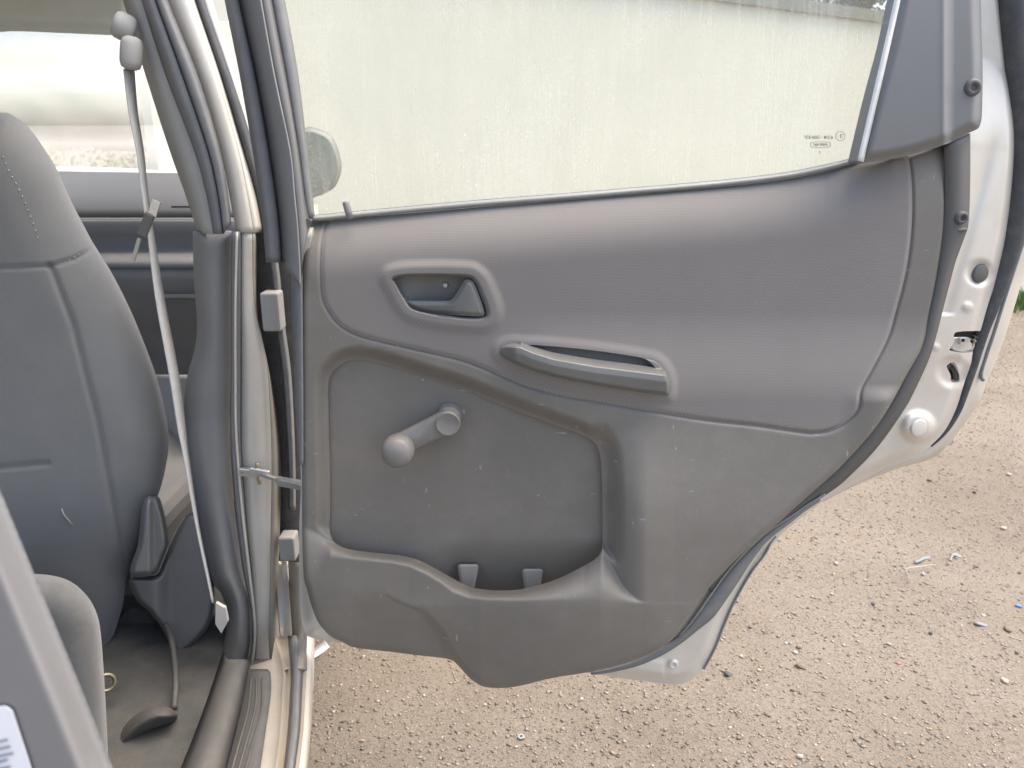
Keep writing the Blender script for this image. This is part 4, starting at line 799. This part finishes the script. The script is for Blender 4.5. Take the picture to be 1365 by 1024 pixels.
# ------------------------------------------------------------------ seat belt
belt = thing('seat_belt', 'grey seat belt hanging in front of the pillar with its metal tongue', 'seat belt', tuple(at_y(283, 800, 1.0)))
Lc = curve([(165, 92), (172, 150), (182, 200), (188.5, 250), (194, 290), (198, 320), (208, 400), (226, 500), (237, 570), (244, 604), (261, 700), (277, 775), (282.5, 803)], 5, False); Rc = curve([(178.5, 92), (183, 150), (191, 200), (196, 250), (201, 290), (206, 320), (219, 400), (238, 500), (247, 570), (251, 606), (265, 700), (280, 775), (285.5, 805)], 5, False)
nb = 90; Lr, Rr = resample(Lc, nb), resample(Rc, nb); Yb = np.interp(Lr[:, 1], [90, 300, 620, 805], [1.02, 1.0, .985, .985])
wid = np.interp(Lr[:, 1], [90, 300, 805], [.012, .016, .02])
loft('webbing', [at_y(Lr[:, 0], Lr[:, 1], Yb - wid), at_y((Lr[:, 0] + Rr[:, 0]) / 2, (Lr[:, 1] + Rr[:, 1]) / 2, Yb), at_y(Rr[:, 0], Rr[:, 1], Yb + wid)], nb, M['belt'], belt, .0018, smoothcurve=False)
def slug(name, pts, rad, m, k=14): return tube(name, curve(pts, 5, False), rad, m, belt, k)
def pill_geo(p, q, r):
    d = q - p; return tube_geo([p - d * .08, p, p + d * .2, p + d * .5, p + d * .8, q, q + d * .08], [r * .5, r * .85, r, r * 1.02, r, r * .85, r * .5], 16)
gd = mesh('belt_guide', *pill_geo(at_y(152, 30, 1.015), at_y(178, 42, 1.025), .016), M['lining'], belt)
mesh('guide_loop', *pill_geo(at_y(176, 52, 1.010), at_y(174, 90, 1.008), .0125), M['lining'], gd)
tn = mesh('belt_tongue', *bar(at_y(201, 284, .972), at_y(188, 316, .972), .004, .0062), M['trim_dark'], belt, False); bevel(tn, .003)
mesh('tongue_blade', *bar(at_y(209, 268, .972), at_y(203, 287, .972), .0015, .0050), M['chrome'], tn, False)
mesh('tongue_tab', *bar(at_y(186, 318, .972), at_y(177.5, 347, .972), .0012, .0022), M['steel'], tn, False)

# ------------------------------------------------------------------ loose bits on the yard
def pebble(px, py, r, m, label, flat=.55, group='stones lying on the yard', name='pebble', cat='stone'):
    r *= .82; p = at_z(px, py, 0.); p[2] = float(gz(p[0], p[1])); V = []; fs = []; K, Rr_ = 9, 6; s1, s2, ph = random.uniform(.8, 1.25), random.uniform(.65, 1), random.uniform(0, 3)
    for j in range(Rr_ + 1):
        th = math.pi * j / Rr_
        for k in range(K):
            a = 2 * math.pi * k / K; q = r * (1 + random.uniform(-.16, .16)); x, y = q * math.sin(th) * math.cos(a) * s1, q * math.sin(th) * math.sin(a) * s2
            V.append(p + np.array([x * math.cos(ph) - y * math.sin(ph), x * math.sin(ph) + y * math.cos(ph), r * flat * (.75 + math.cos(th))]))
    for j in range(Rr_):
        for k in range(K): fs.append([j * K + k, (j + 1) * K + k, (j + 1) * K + (k + 1) % K, j * K + (k + 1) % K])
    return tag(mesh(name, V, fs, m, None, True), label, cat, group)
sand = mat('sand_stone', (.46, .37, .27), .9, var=.2, scale=120); pale = mat('pale_stone', (.36, .335, .30), .9, var=.12, scale=120); dark = mat('dark_stone', (.075, .075, .078), .85, var=.3, scale=120); brown = mat('brown_clod', (.20, .15, .11), .95, var=.3, scale=120)
for px, py, r, m, lab in ((1066, 1010, .0085, pale, 'large pale stone at the bottom edge, right of the washer'), (1340, 905, .009, sand, 'sandy stone near the right edge of the yard'), (1164, 803, .0075, dark, 'rounded dark stone in the middle of the open yard'), (1241, 842, .0075, dark, 'dark flat stone right of the pale chip'), (1344, 836, .010, brown, 'brown dirt clod at the far right of the yard'),
        (1185, 857, .0065, pale, 'thin pale chip left of the dark flat stone'), (1060, 869, .0065, pale, 'white chip beside a brown clod below the door corner'), (1065, 862, .008, brown, 'brown clod just behind the white chip'), (1115, 749, .0085, pale, 'pale stone nearest the door curve'), (1109, 790, .0062, pale, 'small pale stone between the door curve and the dark stone'),
        (1345, 633, .010, pale, 'light stone far back at the right edge'), (1239, 640, .011, brown, 'brown lump close behind the door edge'), (1231, 763.5, .009, pale, 'white flat chip beside the bent wire'), (1299, 656, .009, dark, 'small dark stone far back on the yard'), (1338, 703, .011, sand, 'sand coloured stone far back near the right edge'),
        (988, 874, .006, sand, 'sandy stone just right of the door tip'), (1012, 893, .006, sand, 'sandy stone beside the dark bark strip'), (1000, 835, .005, dark, 'tiny dark stone beside the door curve'), (676, 992, .003, dark, 'tiny dark stone left of the washer'), (688, 995.5, .0045, M['steel'], 'grey bluish stone just below the washer'), (775, 931, .005, pale, 'small pale stone under the door bottom'), (985, 985, .0055, brown, 'brown stone at the bottom middle of the yard'), (1290, 548, .018, brown, 'dry brown clod far back beside the door edge')):
    pebble(px, py, r, m, lab)
pebble(1358.5, 805, .008, M['blue'], 'small bright blue plastic scrap at the right edge', .5, 'plastic scraps on the yard', 'plastic_scrap', 'scrap')
pebble(1199, 882.5, .006, M['red'], 'small red plastic scrap on the open yard', .4, 'plastic scraps on the yard', 'plastic_scrap', 'scrap')
pebble(1312, 817, .005, M['mint'], 'tiny mint green plastic scrap left of the blue one', .4, 'plastic scraps on the yard', 'plastic_scrap', 'scrap')
def strip_bit(name, pts, wpx, m, label, cat, z=.004):
    P = curve(pts, 5, False); T = np.gradient(P, axis=0); T /= np.linalg.norm(T, axis=1)[:, None]; Nn = np.stack([-T[:, 1], T[:, 0]], -1)
    a, b_ = P + Nn * wpx / 2, P - Nn * wpx / 2; n_ = len(P); wav = z + .003 * np.sin(np.linspace(0, 5, n_))
    g0 = float(gz(*at_z(pts[0][0], pts[0][1], 0.)[:2]))
    V = [q for q in at_z(a[:, 0], a[:, 1], g0 + wav)] + [q for q in at_z(b_[:, 0], b_[:, 1], g0 + wav + .001)]; V += [q - np.array([0, 0, .0025]) for q in V]
    fs = []
    for k in range(n_ - 1): fs += [[k, k + 1, n_ + k + 1, n_ + k], [2 * n_ + k, 3 * n_ + k, 3 * n_ + k + 1, 2 * n_ + k + 1], [k, 2 * n_ + k, 2 * n_ + k + 1, k + 1], [n_ + k, n_ + k + 1, 3 * n_ + k + 1, 3 * n_ + k]]
    fs += [[0, n_, 3 * n_, 2 * n_], [n_ - 1, 3 * n_ - 1, 4 * n_ - 1, 2 * n_ - 1]]
    return tag(mesh(name, V, fs, m, None, True), label, cat)
greyp = mat('grey_plastic_scrap', (.20, .21, .215), .55, var=.12, scale=60)
strip_bit('tape_strip', [(410, 876), (418, 871), (427, 865), (436, 858)], 11, mat('pale_grey_tape', (.42, .45, .47), .5, var=.08, scale=60), 'piece of pale grey tape on the ground beside the sill', 'tape')
strip_bit('plastic_strip', [(1219, 749), (1226, 746.5), (1233, 743.5), (1240, 743)], 3.6, greyp, 'straight grey plastic strip lying behind the bent wire', 'plastic strip')
strip_bit('plastic_hook', [(1267, 747), (1269, 741), (1273, 738.5), (1278, 741), (1281, 742)], 3.4, greyp, 'bent grey plastic hook on the yard right of the strip', 'plastic piece')
strip_bit('plastic_sliver', [(1299, 829), (1306, 831), (1316, 834)], 3.2, greyp, 'grey plastic sliver left of the brown clod', 'plastic piece')
strip_bit('bark_strip', [(1061, 885), (1067, 888), (1075, 892)], 2.6, M['bark'], 'thin dark bark strip below the white chip', 'bark')
strip_bit('bark_strip', [(966, 895), (971, 898), (976, 900)], 4.5, dark, 'short dark bark strip just below the door tip', 'bark')
wire = [at_z(px, py, .006) for px, py in curve([(1213, 773), (1210, 765), (1208.5, 758), (1216, 756.5), (1228, 755), (1246, 752.5)], 4, False)]
tag(mesh('wire', *tube_geo(wire, .0012, 6), M['steel'], None), 'thin bent grey wire lying on the yard', 'wire')
wc = at_z(694.8, 980.5, .004); wc[2] = .003 + float(gz(wc[0], wc[1]))
tag(mesh('washer', *lathe_geo(wc, (0.03, 0.05, 1), [(0, .0030), (0, .0066), (.0016, .0066), (.0016, .0030), (0, .0030)], 28), M['chrome'], None, False), 'small round steel washer on the ground below the door', 'washer')
# grass tufts at the far right
gb = []
g0 = at_z(1362, 412, 0.)
for k in range(420):
    x, y = g0[0] + random.gauss(.12, .17), g0[1] + random.gauss(0, .16); h = .05 + .11 * random.random(); a = random.random() * 6.28; lean = .05 * random.random(); p = np.array([x, y, -.005]); u = np.array([math.cos(a), math.sin(a), 0]); s = np.array([-u[1], u[0], 0]) * .005
    gb.append(([p - s, p + s, p + u * lean * .4 + s * .6 + np.array([0, 0, h * .6]), p + u * lean + np.array([0, 0, h]), p + u * lean * .4 - s * .6 + np.array([0, 0, h * .6])], [[0, 1, 2, 3, 4]]))
tag(mesh('grass', *merge(gb), M['grass'], None, False), 'fresh green grass tuft beyond the door edge', None, None, 'stuff')
